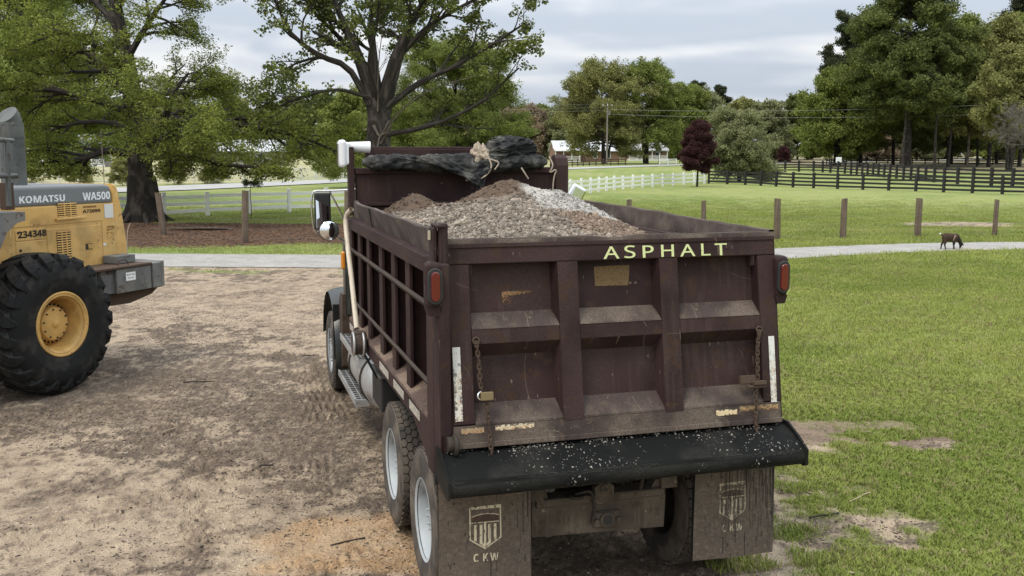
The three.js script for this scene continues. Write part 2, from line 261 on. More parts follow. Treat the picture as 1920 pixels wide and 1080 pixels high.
function groundCol(x, z, r) {
  const f1 = fbm(x * 0.28, z * 0.42, 1.1, 5), f2 = fbm(x * 1.5, z * 1.5, 4.4, 4), f3 = fbm(x * 7, z * 7, 7.7, 3), f4 = r < 30 ? nz(x * 31, z * 31, 3.1) : 0, f5 = r < 16 ? nz(x * 77, z * 77, 1.7) : 0;
  // sand: light dry sand, darker damp soil with litter
  const damp = clamp(sst(-0.1, 0.26, 0.45 * f1 + 0.95 * f2 + 0.5 * f3 + 0.32 * blob(x, z, -3.4, -11.8, 2.9, 2.3, 0.3) + 0.4 * blob(x, z, 0.4, -8.4, 1.9, 2.4, 0.2) + 0.4 * blob(x, z, -5.6, -12.4, 2, 1.6, 0.2) + 0.26 * blob(x, z, -1.9, -10.4, 1.2, 1.3, 0.3) + 0.36 * blob(x, z, -4.2, -14.6, 3.2, 1.0, 0.2) - 0.3 * blob(x, z, -3.0, -8.2, 2.2, 1.0, 0.2) - 0.34 * blob(x, z, -5, -21, 5.5, 3.4, 0.2)));
  let c = mix3([0.335, 0.262, 0.185], [0.225, 0.17, 0.117], sst(-0.3, 0.35, f2 + f3));
  const speck = sst(-0.22, 0.32, f3 * 0.7 + f4 * 0.7 + 0.5 * f5);
  c = mix3(c, [0.088, 0.063, 0.045], 0.82 * sst(0.32, 0.82, damp * 0.78 + 0.55 * (speck - 0.42)));
  c = mix3(c, [0.15, 0.112, 0.082], (1 - damp) * 0.7 * sst(0.1, 0.4, f3 * 0.9 + f4 * 0.4));
  c = mix3(c, [0.44, 0.275, 0.135], 0.6 * blob(x, z, -1.25, -7.7, 0.9, 0.66, 0.45) * (0.65 + 0.35 * sst(-0.4, 0.3, f2 + f3)));
  if (x > 1.8) c = mix3(c, [0.15, 0.103, 0.072], 0.8 * blob(x, z, 3.9, -11.2, 2.0, 0.75, 0.25));
  const m = mulchAt(x, z);
  if (m > 0) c = mix3(c, mix3([0.105, 0.062, 0.038], [0.05, 0.032, 0.024], sst(-0.25, 0.3, fbm(x * 1.2, z * 2.4, 3, 4))), m);
  const g = grassAt(x, z);
  if (g > 0) {
    const pat = fbm(x * 0.16, z * 0.16, 2.5, 4), pat2 = fbm(x * 0.9, z * 1.4, 12, 3);
    let gc = mix3([0.158, 0.208, 0.044], [0.232, 0.262, 0.07], sst(-0.3, 0.35, pat + 0.5 * pat2));
    gc = mix3(gc, [0.30, 0.27, 0.15], 0.55 * sst(0.12, 0.5, pat2 * 0.6 + fbm(x * 0.5, z * 1.6, 8, 3)) * sst(-30, -37, z));
    if (r < 30) gc = mix3(gc, [0.12, 0.125, 0.05], 0.3 * sst(-0.1, 0.35, f3 + 0.3 * f4));
    c = mix3(c, gc, g);
  }
  if (z < -70) { // dry pale paddock beyond the road on the near left, mown verge along it
    const far = sst(3, 9, -z - roadFarZ(x)) * sst(24, 0, x); c = mix3(c, [0.37, 0.335, 0.19], far * (0.75 + 0.5 * fbm(x * 0.05, z * 0.05, 3, 3)));
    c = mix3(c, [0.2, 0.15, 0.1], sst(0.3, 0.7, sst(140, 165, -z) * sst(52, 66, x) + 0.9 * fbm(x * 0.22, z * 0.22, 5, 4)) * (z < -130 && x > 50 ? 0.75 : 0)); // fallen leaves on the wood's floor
  }
  return c;
}
const RN = [[-60, -66], [-36, -77.7], [-31.4, -80.9], [-26.6, -88.1], [-22.8, -96.3], [-18.2, -105.7], [-10.6, -123], [-3.1, -143.2], [7.6, -166.4], [18.7, -183.2], [34.2, -205], [70, -240], [150, -300]];
const RF = [[-66, -74], [-40.2, -86.9], [-35.7, -92.1], [-30.4, -100.9], [-25.8, -109.2], [-20.4, -118.7], [-11.8, -137.5], [-3.4, -159.1], [8.2, -181], [20.5, -199], [36, -219], [72, -252], [152, -312]];
function roadFarZ(x) { for (let i = 0; i < RF.length - 1; i++) if (x >= RF[i][0] && x <= RF[i + 1][0]) return -mix(RF[i][1], RF[i + 1][1], (x - RF[i][0]) / (RF[i + 1][0] - RF[i][0])); return x < 0 ? 70 : 310; }
function relief(x, z) {
  const r = Math.hypot(x, z); if (r > 26) return -0.012;
  const k = 1 - sst(18, 26, r), g = clamp(x - edgeX(z) + 0.4);
  return k * (0.05 * fbm(x * 0.35, z * 0.35, 5.5, 3) + 0.022 * fbm(x * 2.4, z * 2.4, 2.1, 4) + 0.011 * nz(x * 11, z * 11, 4.1) + 0.006 * nz(x * 27, z * 27, 6.1) + (1 - g) * tracks(x, z)) - 0.012;
}
const groundY = (x, z) => rise(z) + relief(x, z);
{
  const az = [], fine = 620, half = 0.66;
  for (let i = 0; i <= fine; i++) az.push(mix(-half, half, i / fine));
  for (let i = 1; i < 44; i++) az.push(half + (2 * Math.PI - 2 * half) * i / 44);
  const rad = []; for (let r = 0.6; r < 5; r *= 1.12) rad.push(r);
  for (let r = 5; r < 36; r *= 1.0052) rad.push(r); for (let r = 36; r < 130; r *= 1.012) rad.push(r); for (let r = 130; r < 3200; r *= 1.05) rad.push(r);
  const nA = az.length, nR = rad.length, pos = new Float32Array(nA * nR * 3 + 3), col = new Float32Array(nA * nR * 3 + 3), uv = new Float32Array(nA * nR * 2 + 2), ix = [];
  for (let j = 0; j < nR; j++) for (let i = 0; i < nA; i++) {
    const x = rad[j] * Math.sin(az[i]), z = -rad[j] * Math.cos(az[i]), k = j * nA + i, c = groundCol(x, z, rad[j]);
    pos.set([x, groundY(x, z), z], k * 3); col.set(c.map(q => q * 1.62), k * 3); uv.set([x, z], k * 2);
  }
  const last = nA * nR; pos.set([0, groundY(0, 0), 0], last * 3); col.set([0.4, 0.33, 0.25], last * 3);
  for (let j = 0; j < nR - 1; j++) for (let i = 0; i < nA; i++) { const a = j * nA + i, b = j * nA + (i + 1) % nA, c = a + nA, d = b + nA; ix.push(a, b, d, a, d, c); }
  for (let i = 0; i < nA; i++) ix.push(last, (i + 1) % nA, i);
  const g = new THREE.BufferGeometry(); g.setAttribute('position', new THREE.BufferAttribute(pos, 3)); g.setAttribute('color', new THREE.BufferAttribute(col, 3)); g.setAttribute('uv', new THREE.BufferAttribute(uv, 2)); g.setIndex(ix); g.computeVertexNormals();
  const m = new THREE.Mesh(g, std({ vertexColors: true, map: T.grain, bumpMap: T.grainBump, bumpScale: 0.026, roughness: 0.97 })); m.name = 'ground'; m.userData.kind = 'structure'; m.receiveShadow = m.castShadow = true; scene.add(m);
}
{ // gravel drive across the yard's far side, ragged edges
  const n = 420, x0 = -45, x1 = 45;
  const g = grid(n, 10, (u, v) => { const x = mix(x0, x1, u), w = driveHalf(x), e = (v - 0.5) * 2; const rag = Math.abs(e) > 0.95 ? 0.16 * fbm(x * 1.7, e * 9, 3, 4) : 0; const z = driveMid(x) + e * (w + rag) ; return [x, rise(z) + 0.004 + 0.016 * (1 - e * e), z]; });
  const m = part('driveway', g, std({ map: T.gravelRoad, bumpMap: T.grainBump, bumpScale: 0.012, roughness: 0.95 })); m.userData.kind = 'structure';
}
{ // country road
  const cn = new THREE.CatmullRomCurve3(RN.map(q => V(q[0], 0, q[1]))).getPoints(160), cf = new THREE.CatmullRomCurve3(RF.map(q => V(q[0], 0, q[1]))).getPoints(160);
  const g = grid(160, 4, (u, v) => { const i = Math.round(u * 160), a = cn[i], b = cf[i], x = mix(a.x, b.x, v), z = mix(a.z, b.z, v); return [x, rise(z) + 0.06, z]; });
  const m = part('road', g, std({ map: T.asphaltFar, roughness: 0.9 })); m.userData.kind = 'structure';
}

// ---------------------------------------------------------------- dump truck
const truck = thing('dump_truck', 'maroon steel dump truck seen from behind with its loaded bed', 'dump truck', [0.761, 0, -6.373], 16.4 * Math.PI / 180);
const lathe = (pts, n = 48) => new THREE.LatheGeometry(pts.map(p => new THREE.Vector2(p[0], p[1])), n);
function hexTread(R, W, rows, n) {
  const o = [], p = 2 * Math.PI / n, dy = W / rows, ry = dy * 0.575, ra = p * 0.435;
  for (let k = 0; k < rows; k++) for (let i = 0; i < n; i++) {
    const a0 = (i + (k % 2) * 0.5) * p, y0 = (k + 0.5) * dy - W / 2, top = [], bot = [];
    const hx = [[0, 1], [1, 0.5], [1, -0.5], [0, -1], [-1, -0.5], [-1, 0.5]];
    for (const [q, s] of hx) { const a = a0 + q * ra, y = clamp(y0 + s * ry, -W / 2, W / 2), b = a0 + q * ra * 1.06; top.push([R * Math.cos(a), y, R * Math.sin(a)]); bot.push([(R - 0.026) * Math.cos(b), y, (R - 0.026) * Math.sin(b)]); }
    for (let t = 1; t < 5; t++) o.push(...top[0], ...top[t], ...top[t + 1]);
    for (let t = 0; t < 6; t++) { const u = (t + 1) % 6; o.push(...top[t], ...bot[t], ...bot[u], ...top[t], ...bot[u], ...top[u]); }
  }
  const g = new THREE.BufferGeometry(); g.setAttribute('position', new THREE.Float32BufferAttribute(o, 3)); g.computeVertexNormals(); return g;
}
const tyreGeo = (() => { const w = 0.135; return lathe([[0.288, -0.11], [0.30, -0.128], [0.36, -w], [0.44, -w - 0.004], [0.492, -0.128], [0.513, -0.112], [0.514, 0], [0.513, 0.112], [0.492, 0.128], [0.47, 0.132], [0.466, 0.136], [0.44, w + 0.005], [0.40, w + 0.003], [0.396, w + 0.006], [0.36, w + 0.002], [0.33, 0.132], [0.30, 0.126], [0.288, 0.11]], 72); })();
const treadGeo = hexTread(0.528, 0.236, 5, 46);
const dishRim = [lathe([[0.286, 0.116], [0.3, 0.13], [0.305, 0.126], [0.292, 0.112], [0.276, 0.085], [0.268, 0.02], [0.262, -0.05], [0.235, -0.075], [0.17, -0.082], [0.12, -0.082]], 56)];
for (let i = 0; i < 10; i++) dishRim.push(cyl(0.014, 0.016, 0.045, 0.143 * Math.cos(i * 0.628), -0.06, 0.143 * Math.sin(i * 0.628), 0, 0, 0, 6));
const hubGeo = [lathe([[0.12, -0.085], [0.118, 0.02], [0.1, 0.045], [0.094, 0.07], [0, 0.074]], 24)];
for (let i = 0; i < 8; i++) hubGeo.push(cyl(0.009, 0.009, 0.02, 0.075 * Math.cos(i * 0.785), 0.078, 0.075 * Math.sin(i * 0.785), 0, 0, 0, 6));
const holeGeo = []; for (let i = 0; i < 8; i++) holeGeo.push(cyl(0.026, 0.026, 0.012, 0.205 * Math.cos(i * 0.785 + 0.3), -0.073, 0.205 * Math.sin(i * 0.785 + 0.3), 0, 0, 0, 12));
const steerRim = [lathe([[0.286, 0.116], [0.3, 0.13], [0.292, 0.112], [0.27, 0.06], [0.255, 0.03], [0.22, 0.02], [0.17, 0.075], [0.12, 0.09], [0.11, 0.12], [0, 0.125]], 48)];
for (let i = 0; i < 10; i++) steerRim.push(cyl(0.016, 0.018, 0.05, 0.143 * Math.cos(i * 0.628), 0.1, 0.143 * Math.sin(i * 0.628), 0, 0, 0, 6));
function truckWheel(x, z, side, kind, spin = 0) { // side -1: its face looks to the truck's driver side
  const w = sub('wheel', truck, [x, 0.522, z]); w.rotation.set(spin, 0, -side * Math.PI / 2, 'ZYX');
  w.rotation.order = 'XYZ'; w.rotation.set(0, 0, -side * Math.PI / 2);
  part('tyre', tyreGeo.clone(), M.dustyRubber, w); part('tread', treadGeo.clone(), M.dustyRubber, w); part('tread_groove', new THREE.CylinderGeometry(0.5155, 0.5155, 0.226, 64, 1, true), M.rubber, w);
  part('rim', (kind === 'steer' ? steerRim : dishRim).map(g => g.clone()), kind === 'inner' ? M.darkSteel : M.rimMetal, w);
  if (kind === 'dish') { part('hub', hubGeo.map(g => g.clone()), M.rimMetal, w); for (const g of holeGeo) part('hand_hole', g.clone(), M.black, w); }
  return w;
}
for (const z of [-0.86, -2.22]) for (const s of [-1, 1]) { truckWheel(s * 1.085, z, s, 'dish'); truckWheel(s * 0.765, z, -s, 'inner'); }
for (const s of [-1, 1]) truckWheel(s * 1.06, -7.35, s, 'steer');
for (const z of [-0.86, -2.22]) { part('axle', [cyl(0.075, 0.075, 1.3, 0, 0.52, z, 0, 0, Math.PI / 2), put(new THREE.SphereGeometry(0.22, 20, 14), 0, 0.52, z)], M.grime, truck); }
part('front_axle', rb(1.9, 0.11, 0.12, 0, 0.5, -7.35), M.darkSteel, truck);
for (const s of [-1, 1]) part('frame_rail', span(s * 0.43 - 0.045, s * 0.43 + 0.045, 0.82, 1.1, -8.3, -0.42), M.darkSteel, truck);
for (const s of [-1, 1]) part('leaf_spring', [rb(0.09, 0.05, 1.1, s * 0.52, 0.62, -1.54), rb(0.09, 0.04, 0.8, s * 0.52, 0.57, -1.54), rb(0.16, 0.3, 0.2, s * 0.5, 0.72, -1.54, 0.03)], M.darkSteel, truck);
for (const s of [-1, 1]) part('brake_chamber', cyl(0.085, 0.085, 0.16, s * 0.36, 0.5, -0.62, Math.PI / 2, 0, 0, 18), M.grime, truck);
// rear cross-member with its hitch plate
const cm = part('cross_member', [prism([[-0.56, 0.53], [0.43, 0.5], [0.44, 0.84], [0.36, 0.86], [0.32, 0.79], [-0.44, 0.79], [-0.47, 0.86], [-0.56, 0.84]], -0.4, -0.3, 'z'), span(-0.54, 0.42, 0.74, 0.8, -0.42, -0.27, 0.01)], M.grime, truck);
for (const s of [-1, 1]) part('gusset', [prism([[s * 0.5 - 0.06 - 0.05, 0.8], [s * 0.5 + 0.06 - 0.05, 0.8], [s * 0.5 + 0.05 - 0.05, 1.12], [s * 0.5 - 0.09 - 0.05, 1.12]], -0.4, -0.26, 'z')], M.grime, truck);
part('lift_eye', [prism([[-0.12, 0.74], [0.02, 0.74], [0.02, 0.86], [-0.02, 0.885], [-0.08, 0.885], [-0.12, 0.86]], -0.3, -0.25, 'z'), put(new THREE.TorusGeometry(0.025, 0.012, 8, 18), -0.05, 0.845, -0.25)], M.grime, cm);
part('eye_hole', cyl(0.022, 0.022, 0.006, -0.05, 0.845, -0.247, Math.PI / 2), M.black, cm);
part('tow_flange', [rb(0.2, 0.12, 0.03, -0.02, 0.612, -0.285, 0.03), put(new THREE.TorusGeometry(0.045, 0.014, 8, 20), -0.02, 0.612, -0.268), cyl(0.016, 0.016, 0.03, -0.1, 0.612, -0.262, Math.PI / 2, 0, 0, 8), cyl(0.016, 0.016, 0.03, 0.06, 0.612, -0.262, Math.PI / 2, 0, 0, 8)], M.grime, cm);
part('tow_bore', cyl(0.04, 0.04, 0.006, -0.02, 0.612, -0.262, Math.PI / 2), M.black, cm);
part('air_line', [tube([[-0.3, 0.8, -0.26], [-0.24, 0.83, -0.25], [-0.15, 0.83, -0.25], [-0.13, 0.72, -0.24], [-0.14, 0.6, -0.26]], 0.012), cyl(0.05, 0.05, 0.02, -0.26, 0.815, -0.24, 0, 0, 0, 16)], M.darkSteel, cm); part('air_hose', tube([[0.2, 1.0, -0.24], [0.22, 0.9, -0.22], [0.21, 0.83, -0.23]], 0.014), M.darkSteel, cm);
part('hoist_cylinder', cyl(0.11, 0.11, 1.9, 0.0, 0.95, -2.2, 1.25), M.darkSteel, truck);

// bed: floor, walls, ribs, ledges, rails
part('bed_floor', span(-1.03, 1.03, 1.2, 1.3, -4.6, -0.08), M.grime, truck);
for (const x of [-0.75, -0.25, 0.25, 0.75]) part('floor_beam', span(x - 0.04, x + 0.04, 1.06, 1.2, -4.5, -0.2), M.darkSteel, truck);
for (const z of [-4.2, -3.4, -2.6, -1.8, -1.0, -0.3]) part('cross_beam', span(-1.0, 1.0, 1.08, 1.195, z - 0.04, z + 0.04), M.darkSteel, truck);
for (const s of [-1, 1]) {
  const k = s < 0 ? 0 : 0.092, nar = (v) => v > 1.1 ? v - k : v, X = (a, b) => s < 0 ? [-b, -a] : [nar(a), nar(b)]; // the gate sits off centre: the far side shows no post beside it
  part('bed_wall', span(...X(1.0, 1.015), 1.3, 2.47, -4.6, -0.36, 0.002), M.paint, truck); part('bed_liner', span(...X(0.988, 0.998), 1.3, 2.49, -4.6, -0.37, 0.002), M.grime, truck);
  part('bottom_ledge', prism([[s * 1.017, 1.5], [s * nar(1.255), 1.41], [s * nar(1.255), 1.385], [s * 1.017, 1.385]], -4.62, -0.2, 'z'), M.sandy, truck);
  part('side_skirt', prism([[1.27, -4.6], [1.27, -0.95], [1.06, -0.24], [1.06, -0.02], [1.385, -0.02], [1.385, -4.64]], ...X(1.235, 1.257), 'x'), M.paint, truck);
  for (const z of [-4.58, -3.92, -3.3, -2.55, -1.91, -1.27]) { const rib = part('side_rib', span(...X(1.2, 1.228), 1.41, 2.38, z - 0.085, z + 0.085, 0.006), M.paint, truck); part('rib_web', span(...X(1.016, 1.2), 1.43, 2.376, z - 0.02, z + 0.02, 0.002), M.paint, rib); }
  for (const y of [2.15, 1.62]) part('side_bar', grid(60, 4, (u, v) => { const z = mix(-4.62, -0.42, u), k = v < 0.5 ? v * 4 : 4 - v * 4, a = v * 2 * Math.PI; const w = 0.012 * nz(z * 1.3, y, s); return [s * (nar(1.233) + 0.009 * Math.cos(a) + w * 0.6), y + 0.026 * Math.sin(a) + w, z]; }), M.dust, truck);
  part('top_rail', [prism([[2.375, s * 1.0], [2.375, s * nar(1.258)], [2.475, s * nar(1.258)], [2.5, s * 1.13], [2.5, s * 1.0]].map(p => [p[1], p[0]]), -4.64, -0.2, 'z')], M.paint, truck);
  // rear corner post with its lamp
  const post = part('corner_post', [span(...X(1.045, 1.262), 1.06, 2.5, -0.42, -0.2, 0.012), ...(s < 0 ? [span(...X(1.185, 1.26), 1.09, 2.47, -0.2, -0.02, 0.01)] : [])], M.paint, truck);
  if (s < 0) part('post_bracket', [rb(0.05, 0.3, 0.1, s * 1.2, 2.57, -0.16, 0.015), rb(0.03, 0.22, 0.13, s * 1.245, 2.58, -0.24, 0.012), rb(0.06, 0.02, 0.2, s * 1.22, 2.7, -0.2, 0.008)], M.paint, post);
  if (s < 0) part('latch_pin', cyl(0.016, 0.016, 0.06, s * 1.268, 2.64, -0.23), M.chrome, post);
  if (s < 0) part('pivot_lug', [cyl(0.05, 0.05, 0.04, s * 1.2, 1.33, 0.0, 0, 0, Math.PI / 2, 24), put(new THREE.TorusGeometry(0.055, 0.016, 8, 20), s * 1.172, 1.33, 0.02, 0, Math.PI / 2)], M.darkSteel, post);
  const tl = sub('tail_light', truck, s < 0 ? [-1.285, 2.34, -0.06] : [1.205, 2.3, -0.16]);
  part('housing', [rb(0.1, 0.29, 0.14, 0, 0, -0.02, 0.03), prism([[-0.05, -0.13], [0.05, -0.13], [0.03, -0.19], [-0.03, -0.19]], -0.08, 0.04, 'z')], M.paint, tl);
  const stadium = (w, h) => { const q = new THREE.Shape(), r = w / 2, k = h / 2 - r; q.absarc(0, k, r, 0, Math.PI); q.absarc(0, -k, r, Math.PI, 2 * Math.PI); q.closePath(); return q; };
  part('gasket', put(new THREE.ExtrudeGeometry(stadium(0.083, 0.215), { depth: 0.012, bevelSize: 0.006, bevelThickness: 0.006, bevelSegments: 2, curveSegments: 12 }), 0, 0, 0.05), M.black, tl);
  part('lens', put(new THREE.ExtrudeGeometry(stadium(0.044, 0.172), { depth: 0.012, bevelSize: 0.006, bevelThickness: 0.008, bevelSegments: 3, curveSegments: 12 }), 0, 0, 0.062), M.redLens, tl);
  // added side board, bent outwards and wavy along its top
  const top = (z) => 2.662 + 0.018 * nz(z * 0.9, s * 3, 2) + 0.012 * nz(z * 2.7, s, 5) - (s > 0 ? 0.035 : 0) * sst(-3.2, -0.6, z), lean = (z) => 0.045 + 0.03 * nz(z * 0.7, 4, s) + (s < 0 ? 0.05 * sst(-3.9, -4.6, z) * -1 : 0);
  part('side_board', grid(70, 8, (u, v) => { // closed loop: outer face, top, inner face
    const z = mix(-4.64, -0.2, u), t = top(z), L = lean(z), q = [[0.02, 2.48], [0.026, 2.56], [0.03, t - 0.01], [0.02, t], [-0.008, t], [-0.016, t - 0.012], [-0.012, 2.56], [-0.012, 2.48], [0.02, 2.48]][Math.round(v * 8)];
    return [s * ((s < 0 ? 1.165 : 1.115) + q[0] + L * (q[1] - 2.48) / 0.18), q[1], z];
  }), M.dust, truck);
  for (const z of s < 0 ? [-3.1] : []) part('board_strap', rb(0.012, 0.2, 0.035, s * nar(1.228), 2.57, z, 0.004, 0.25, 0, s * -0.2), M.darkSteel, truck);
  for (const [z0, z1] of s < 0 ? [[-4.55, -4.25], [-2.5, -2.03], [-1.78, -1.32], [-1.09, -0.7]] : [[-2.5, -2.03], [-1.78, -1.32]]) part('reflective_tape', span(...X(1.257, 1.26), 1.3, 1.365, z0, z1, 0.001), M.tape, truck);
}
// tailgate: a leaning pressed gate of three columns and two rows
const gate = sub('tailgate', truck, [0, 1.306, 0]); gate.rotation.x = -Math.atan(0.198 / 1.293);
part('panel', span(-1.15, 1.15, 0.02, 1.29, -0.115, -0.095, 0.002), M.paint, gate);
const wav = (x) => 0.006 * nz(x * 2.2, 1, 4) + 0.004 * nz(x * 6, 3, 4) - 0.018 * Math.exp(-Math.pow((x + 0.02) / 0.1, 2));
part('top_rail', span(-1.17, 1.17, 1.157, 1.285, -0.1, 0, 0.008), M.paint, gate);
part('top_lip', grid(90, 6, (u, v) => { const x = mix(-1.175, 1.175, u), w = wav(x), q = [[1.283, 0.004], [1.315, 0.006], [1.325, -0.01], [1.326, -0.07], [1.318, -0.1], [1.283, -0.1], [1.283, 0.004]][Math.round(v * 6)]; return [x, q[0] + w, q[1]]; }), M.dust, gate);
part('lip_band', span(-1.172, 1.172, 1.262, 1.288, 0, 0.008, 0.003), M.paint, gate);
for (const [a, b] of [[-1.17, -1.027], [1.035, 1.17]]) part('stile', span(a, b, 0.137, 1.157, -0.1, -0.001, 0.008), M.paint, gate);
for (const s of [-1, 1]) part('gate_flange', span(s * 1.165 - 0.025, s * 1.165 + 0.025, 0.0, 1.28, -0.14, -0.02, 0.006), M.paint, gate);
const cols = [[-1.027, -0.437], [-0.292, 0.289], [0.427, 1.035]];
for (const [a, b] of [[-0.437, -0.292], [0.289, 0.427]]) part('rib', prism([[a - 0.022, -0.1], [a + 0.003, 0.003], [b - 0.003, 0.003], [b + 0.022, -0.1]], 0.12, 1.157, 'y'), M.paint, gate);
for (const [a, b] of cols) {
  part('mid_rail', prism([[0.742, 0], [0.648, 0], [0.565, -0.096], [0.84, -0.096]], a, b, 'x'), M.paint, gate);
  part('ledge', prism([[0.742, 0.003], [0.75, 0.0], [0.846, -0.094], [0.838, -0.098]], a + 0.001, b - 0.001, 'x'), M.dust, gate);
  part('lower_ledge', prism([[0.13, 0.001], [0.142, 0.001], [0.262, -0.094], [0.13, -0.094]], a + 0.001, b - 0.001, 'x'), M.dust, gate);
}
part('bottom_rail', [span(-1.17, 1.17, 0.02, 0.131, -0.1, 0.0, 0.006)], M.dust, gate);
part('bottom_lip', [span(-1.16, 1.17, -0.012, 0.024, -0.08, 0.014, 0.006)], M.dust, gate);
// spray-painted word on the top rail, peeling reflective tape, old plate stains
decal('lettering', 0.92, 0.118, canvasTex(1024, 132, (x, w, h) => {
  x.font = '126px sans-serif'; x.textBaseline = 'alphabetic'; x.fillStyle = 'rgb(203,210,152)'; x.strokeStyle = 'rgb(203,210,152)'; x.lineWidth = 1.5;
  const word = 'ASPHALT', wd = [...word].map(q => x.measureText(q).width), tot = wd.reduce((a, b) => a + b, 0), k = 1.62, gap = (w - 8 - tot * k) / 6; let at = 4;
  [...word].forEach((q, i) => { x.save(); x.translate(at, h - 18 - (i % 2) * 2); x.scale(k, 1); x.fillText(q, 0, 0); x.strokeText(q, 0, 0); x.restore(); at += wd[i] * k + gap; });
  erode(x, w, h, 5, 260, 1, 6); x.globalCompositeOperation = 'destination-out'; for (const q of [0.13, 0.2, 0.735, 0.77]) { x.save(); x.translate(q * w, h * 0.62); x.rotate(-0.5); x.fillRect(-16, -2, 34, 4); x.restore(); }
}), gate, [0.348, 1.208, 0.004]);
const peel = (seed, wear, base) => (x, w, h) => {
  const r = rng(seed); x.fillStyle = base; x.fillRect(0, 0, w, h);
  for (let i = 0; i < 240; i++) { x.fillStyle = `rgba(${150 + 60 * r() | 0},${110 + 50 * r() | 0},${70 + 40 * r() | 0},${0.2 + 0.5 * r()})`; x.globalAlpha = wear; x.fillRect(r() * w, (0.35 + 0.65 * r()) * h, 2 + 10 * r(), 1 + 8 * r()); }
  x.globalAlpha = 1; erode(x, w, h, seed + 1, 60 * wear * Math.max(w, h) / 100, 2, 9); x.globalCompositeOperation = 'destination-out'; for (let i = 0; i < 70 * wear; i++) { x.beginPath(); const v = Math.sqrt(r()); x.ellipse(h > w ? (r() < 0.5 ? 0 : w) + (r() - 0.5) * w * 0.5 : r() * w, h > w ? v * h : (r() < 0.5 ? 0 : h), 4 + 12 * r(), 4 + 16 * r(), r() * 3, 0, 7); x.fill(); } x.globalCompositeOperation = 'source-over';
};
decal('reflective_tape', 0.05, 0.47, canvasTex(64, 512, peel(11, 1, 'rgb(208,206,198)')), gate, [-1.135, 0.4, 0.004]);
decal('reflective_tape', 0.046, 0.46, canvasTex(64, 512, peel(21, 1, 'rgb(214,214,208)')), gate, [1.115, 0.36, 0.004]);
decal('reflective_tape', 0.26, 0.036, canvasTex(256, 40, peel(31, 0.6, 'rgb(205,192,165)')), gate, [-0.77, 0.105, 0.004]);
decal('reflective_tape', 0.15, 0.038, canvasTex(256, 64, (x, w, h) => { peel(41, 1, 'rgb(165,142,112)')(x, w, h); erode(x, w, h, 43, 260, 4, 16); }), gate, [-1.05, 0.1, 0.004]);
decal('reflective_tape', 0.16, 0.04, canvasTex(256, 64, peel(51, 0.6, 'rgb(214,196,160)')), gate, [0.745, 0.085, 0.004]);
decal('reflective_tape', 0.3, 0.038, canvasTex(256, 40, (x, w, h) => { peel(61, 1, 'rgb(170,142,104)')(x, w, h); erode(x, w, h, 63, 320, 4, 16); }), gate, [0.995, 0.1, 0.004]);
decal('old_plate_mark', 0.26, 0.14, canvasTex(256, 140, (x, w, h) => { const r = rng(9); x.fillStyle = 'rgb(104,82,50)'; x.beginPath(); x.moveTo(0, 6); x.lineTo(w, 2); x.lineTo(w * 0.94, h); x.lineTo(4, h - 3); x.fill(); for (let i = 0; i < 1400; i++) { const k = r(); x.fillStyle = `rgba(${70 + 110 * k | 0},${56 + 80 * k | 0},${40 + 32 * k | 0},0.4)`; x.fillRect(r() * w, r() * h * (0.5 + 0.5 * r()), 1 + 4 * r(), 1 + 3 * r()); } erode(x, w, h, 10, 500, 1, 8); }), gate, [-0.015, 1.055, -0.092]);
decal('paint_smear', 0.24, 0.15, canvasTex(256, 160, (x, w, h) => { const r = rng(19); for (let i = 0; i < 900; i++) { const u = r(), v = 0.25 + 0.1 * (r() + r() - 1) + (u < 0.4 ? 0.55 * r() * r() : 0); x.fillStyle = `rgba(${110 + 50 * r() | 0},${84 + 36 * r() | 0},${58 + 20 * r() | 0},${0.3 + 0.5 * r()})`; x.fillRect((0.1 + 0.8 * u * r() + 0.1 * u) * w, v * h, 2 + 6 * r(), 1 + 4 * r()); } }), gate, [-0.70, 0.93, -0.092]);
function chainRun(name, pts, parent, link = 0.042, r = 0.0055) {
  const c = new THREE.CatmullRomCurve3(pts.map(p => V(...p))), L = c.getLength(), n = Math.max(2, Math.round(L / (link * 0.68))), gs = [];
  for (let i = 0; i < n; i++) {
    const g = new THREE.TorusGeometry(link * 0.27, r, 6, 12); g.scale(1, 1.75, 1); g.rotateY(i % 2 ? Math.PI / 2 : 0.25);
    const u = (i + 0.5) / n, t = c.getTangentAt(u), p = c.getPointAt(u); g.applyQuaternion(new THREE.Quaternion().setFromUnitVectors(V(0, 1, 0), t)); g.translate(p.x, p.y, p.z); gs.push(g);
  }
  return part(name, gs, M.rustSteel, parent);
}
chainRun('chain', [[-1.005, 0.66, 0.012], [-0.995, 0.55, 0.012], [-0.99, 0.42, 0.016], [-0.985, 0.31, 0.02]], gate);
chainRun('chain', [[-0.955, 0.3, 0.02], [-0.95, 0.2, 0.025], [-0.945, 0.08, 0.028], [-0.945, -0.05, 0.05]], gate);
part('padlock', [rb(0.085, 0.055, 0.03, -0.955, 0.315, 0.03, 0.006)], M.brass, gate);
part('shackle', [put(new THREE.TorusGeometry(0.025, 0.007, 6, 14), -0.995, 0.32, 0.03, 0, 0.5)], M.chrome, gate);
chainRun('chain', [[1.02, 0.63, 0.012], [1.0, 0.52, 0.014], [0.99, 0.4, 0.018], [0.985, 0.3, 0.02]], gate);
chainRun('chain', [[0.955, 0.27, 0.03], [0.96, 0.15, 0.03], [0.95, 0.02, 0.032], [0.945, -0.1, 0.05]], gate);
part('chain_bracket', [rb(0.12, 0.06, 0.03, 0.91, 0.3, 0.012, 0.006), rb(0.1, 0.03, 0.06, 0.985, 0.275, 0.03, 0.006), cyl(0.012, 0.012, 0.14, 0.965, 0.25, 0.04, 0, 0, Math.PI / 2, 8)], M.rustSteel, gate);
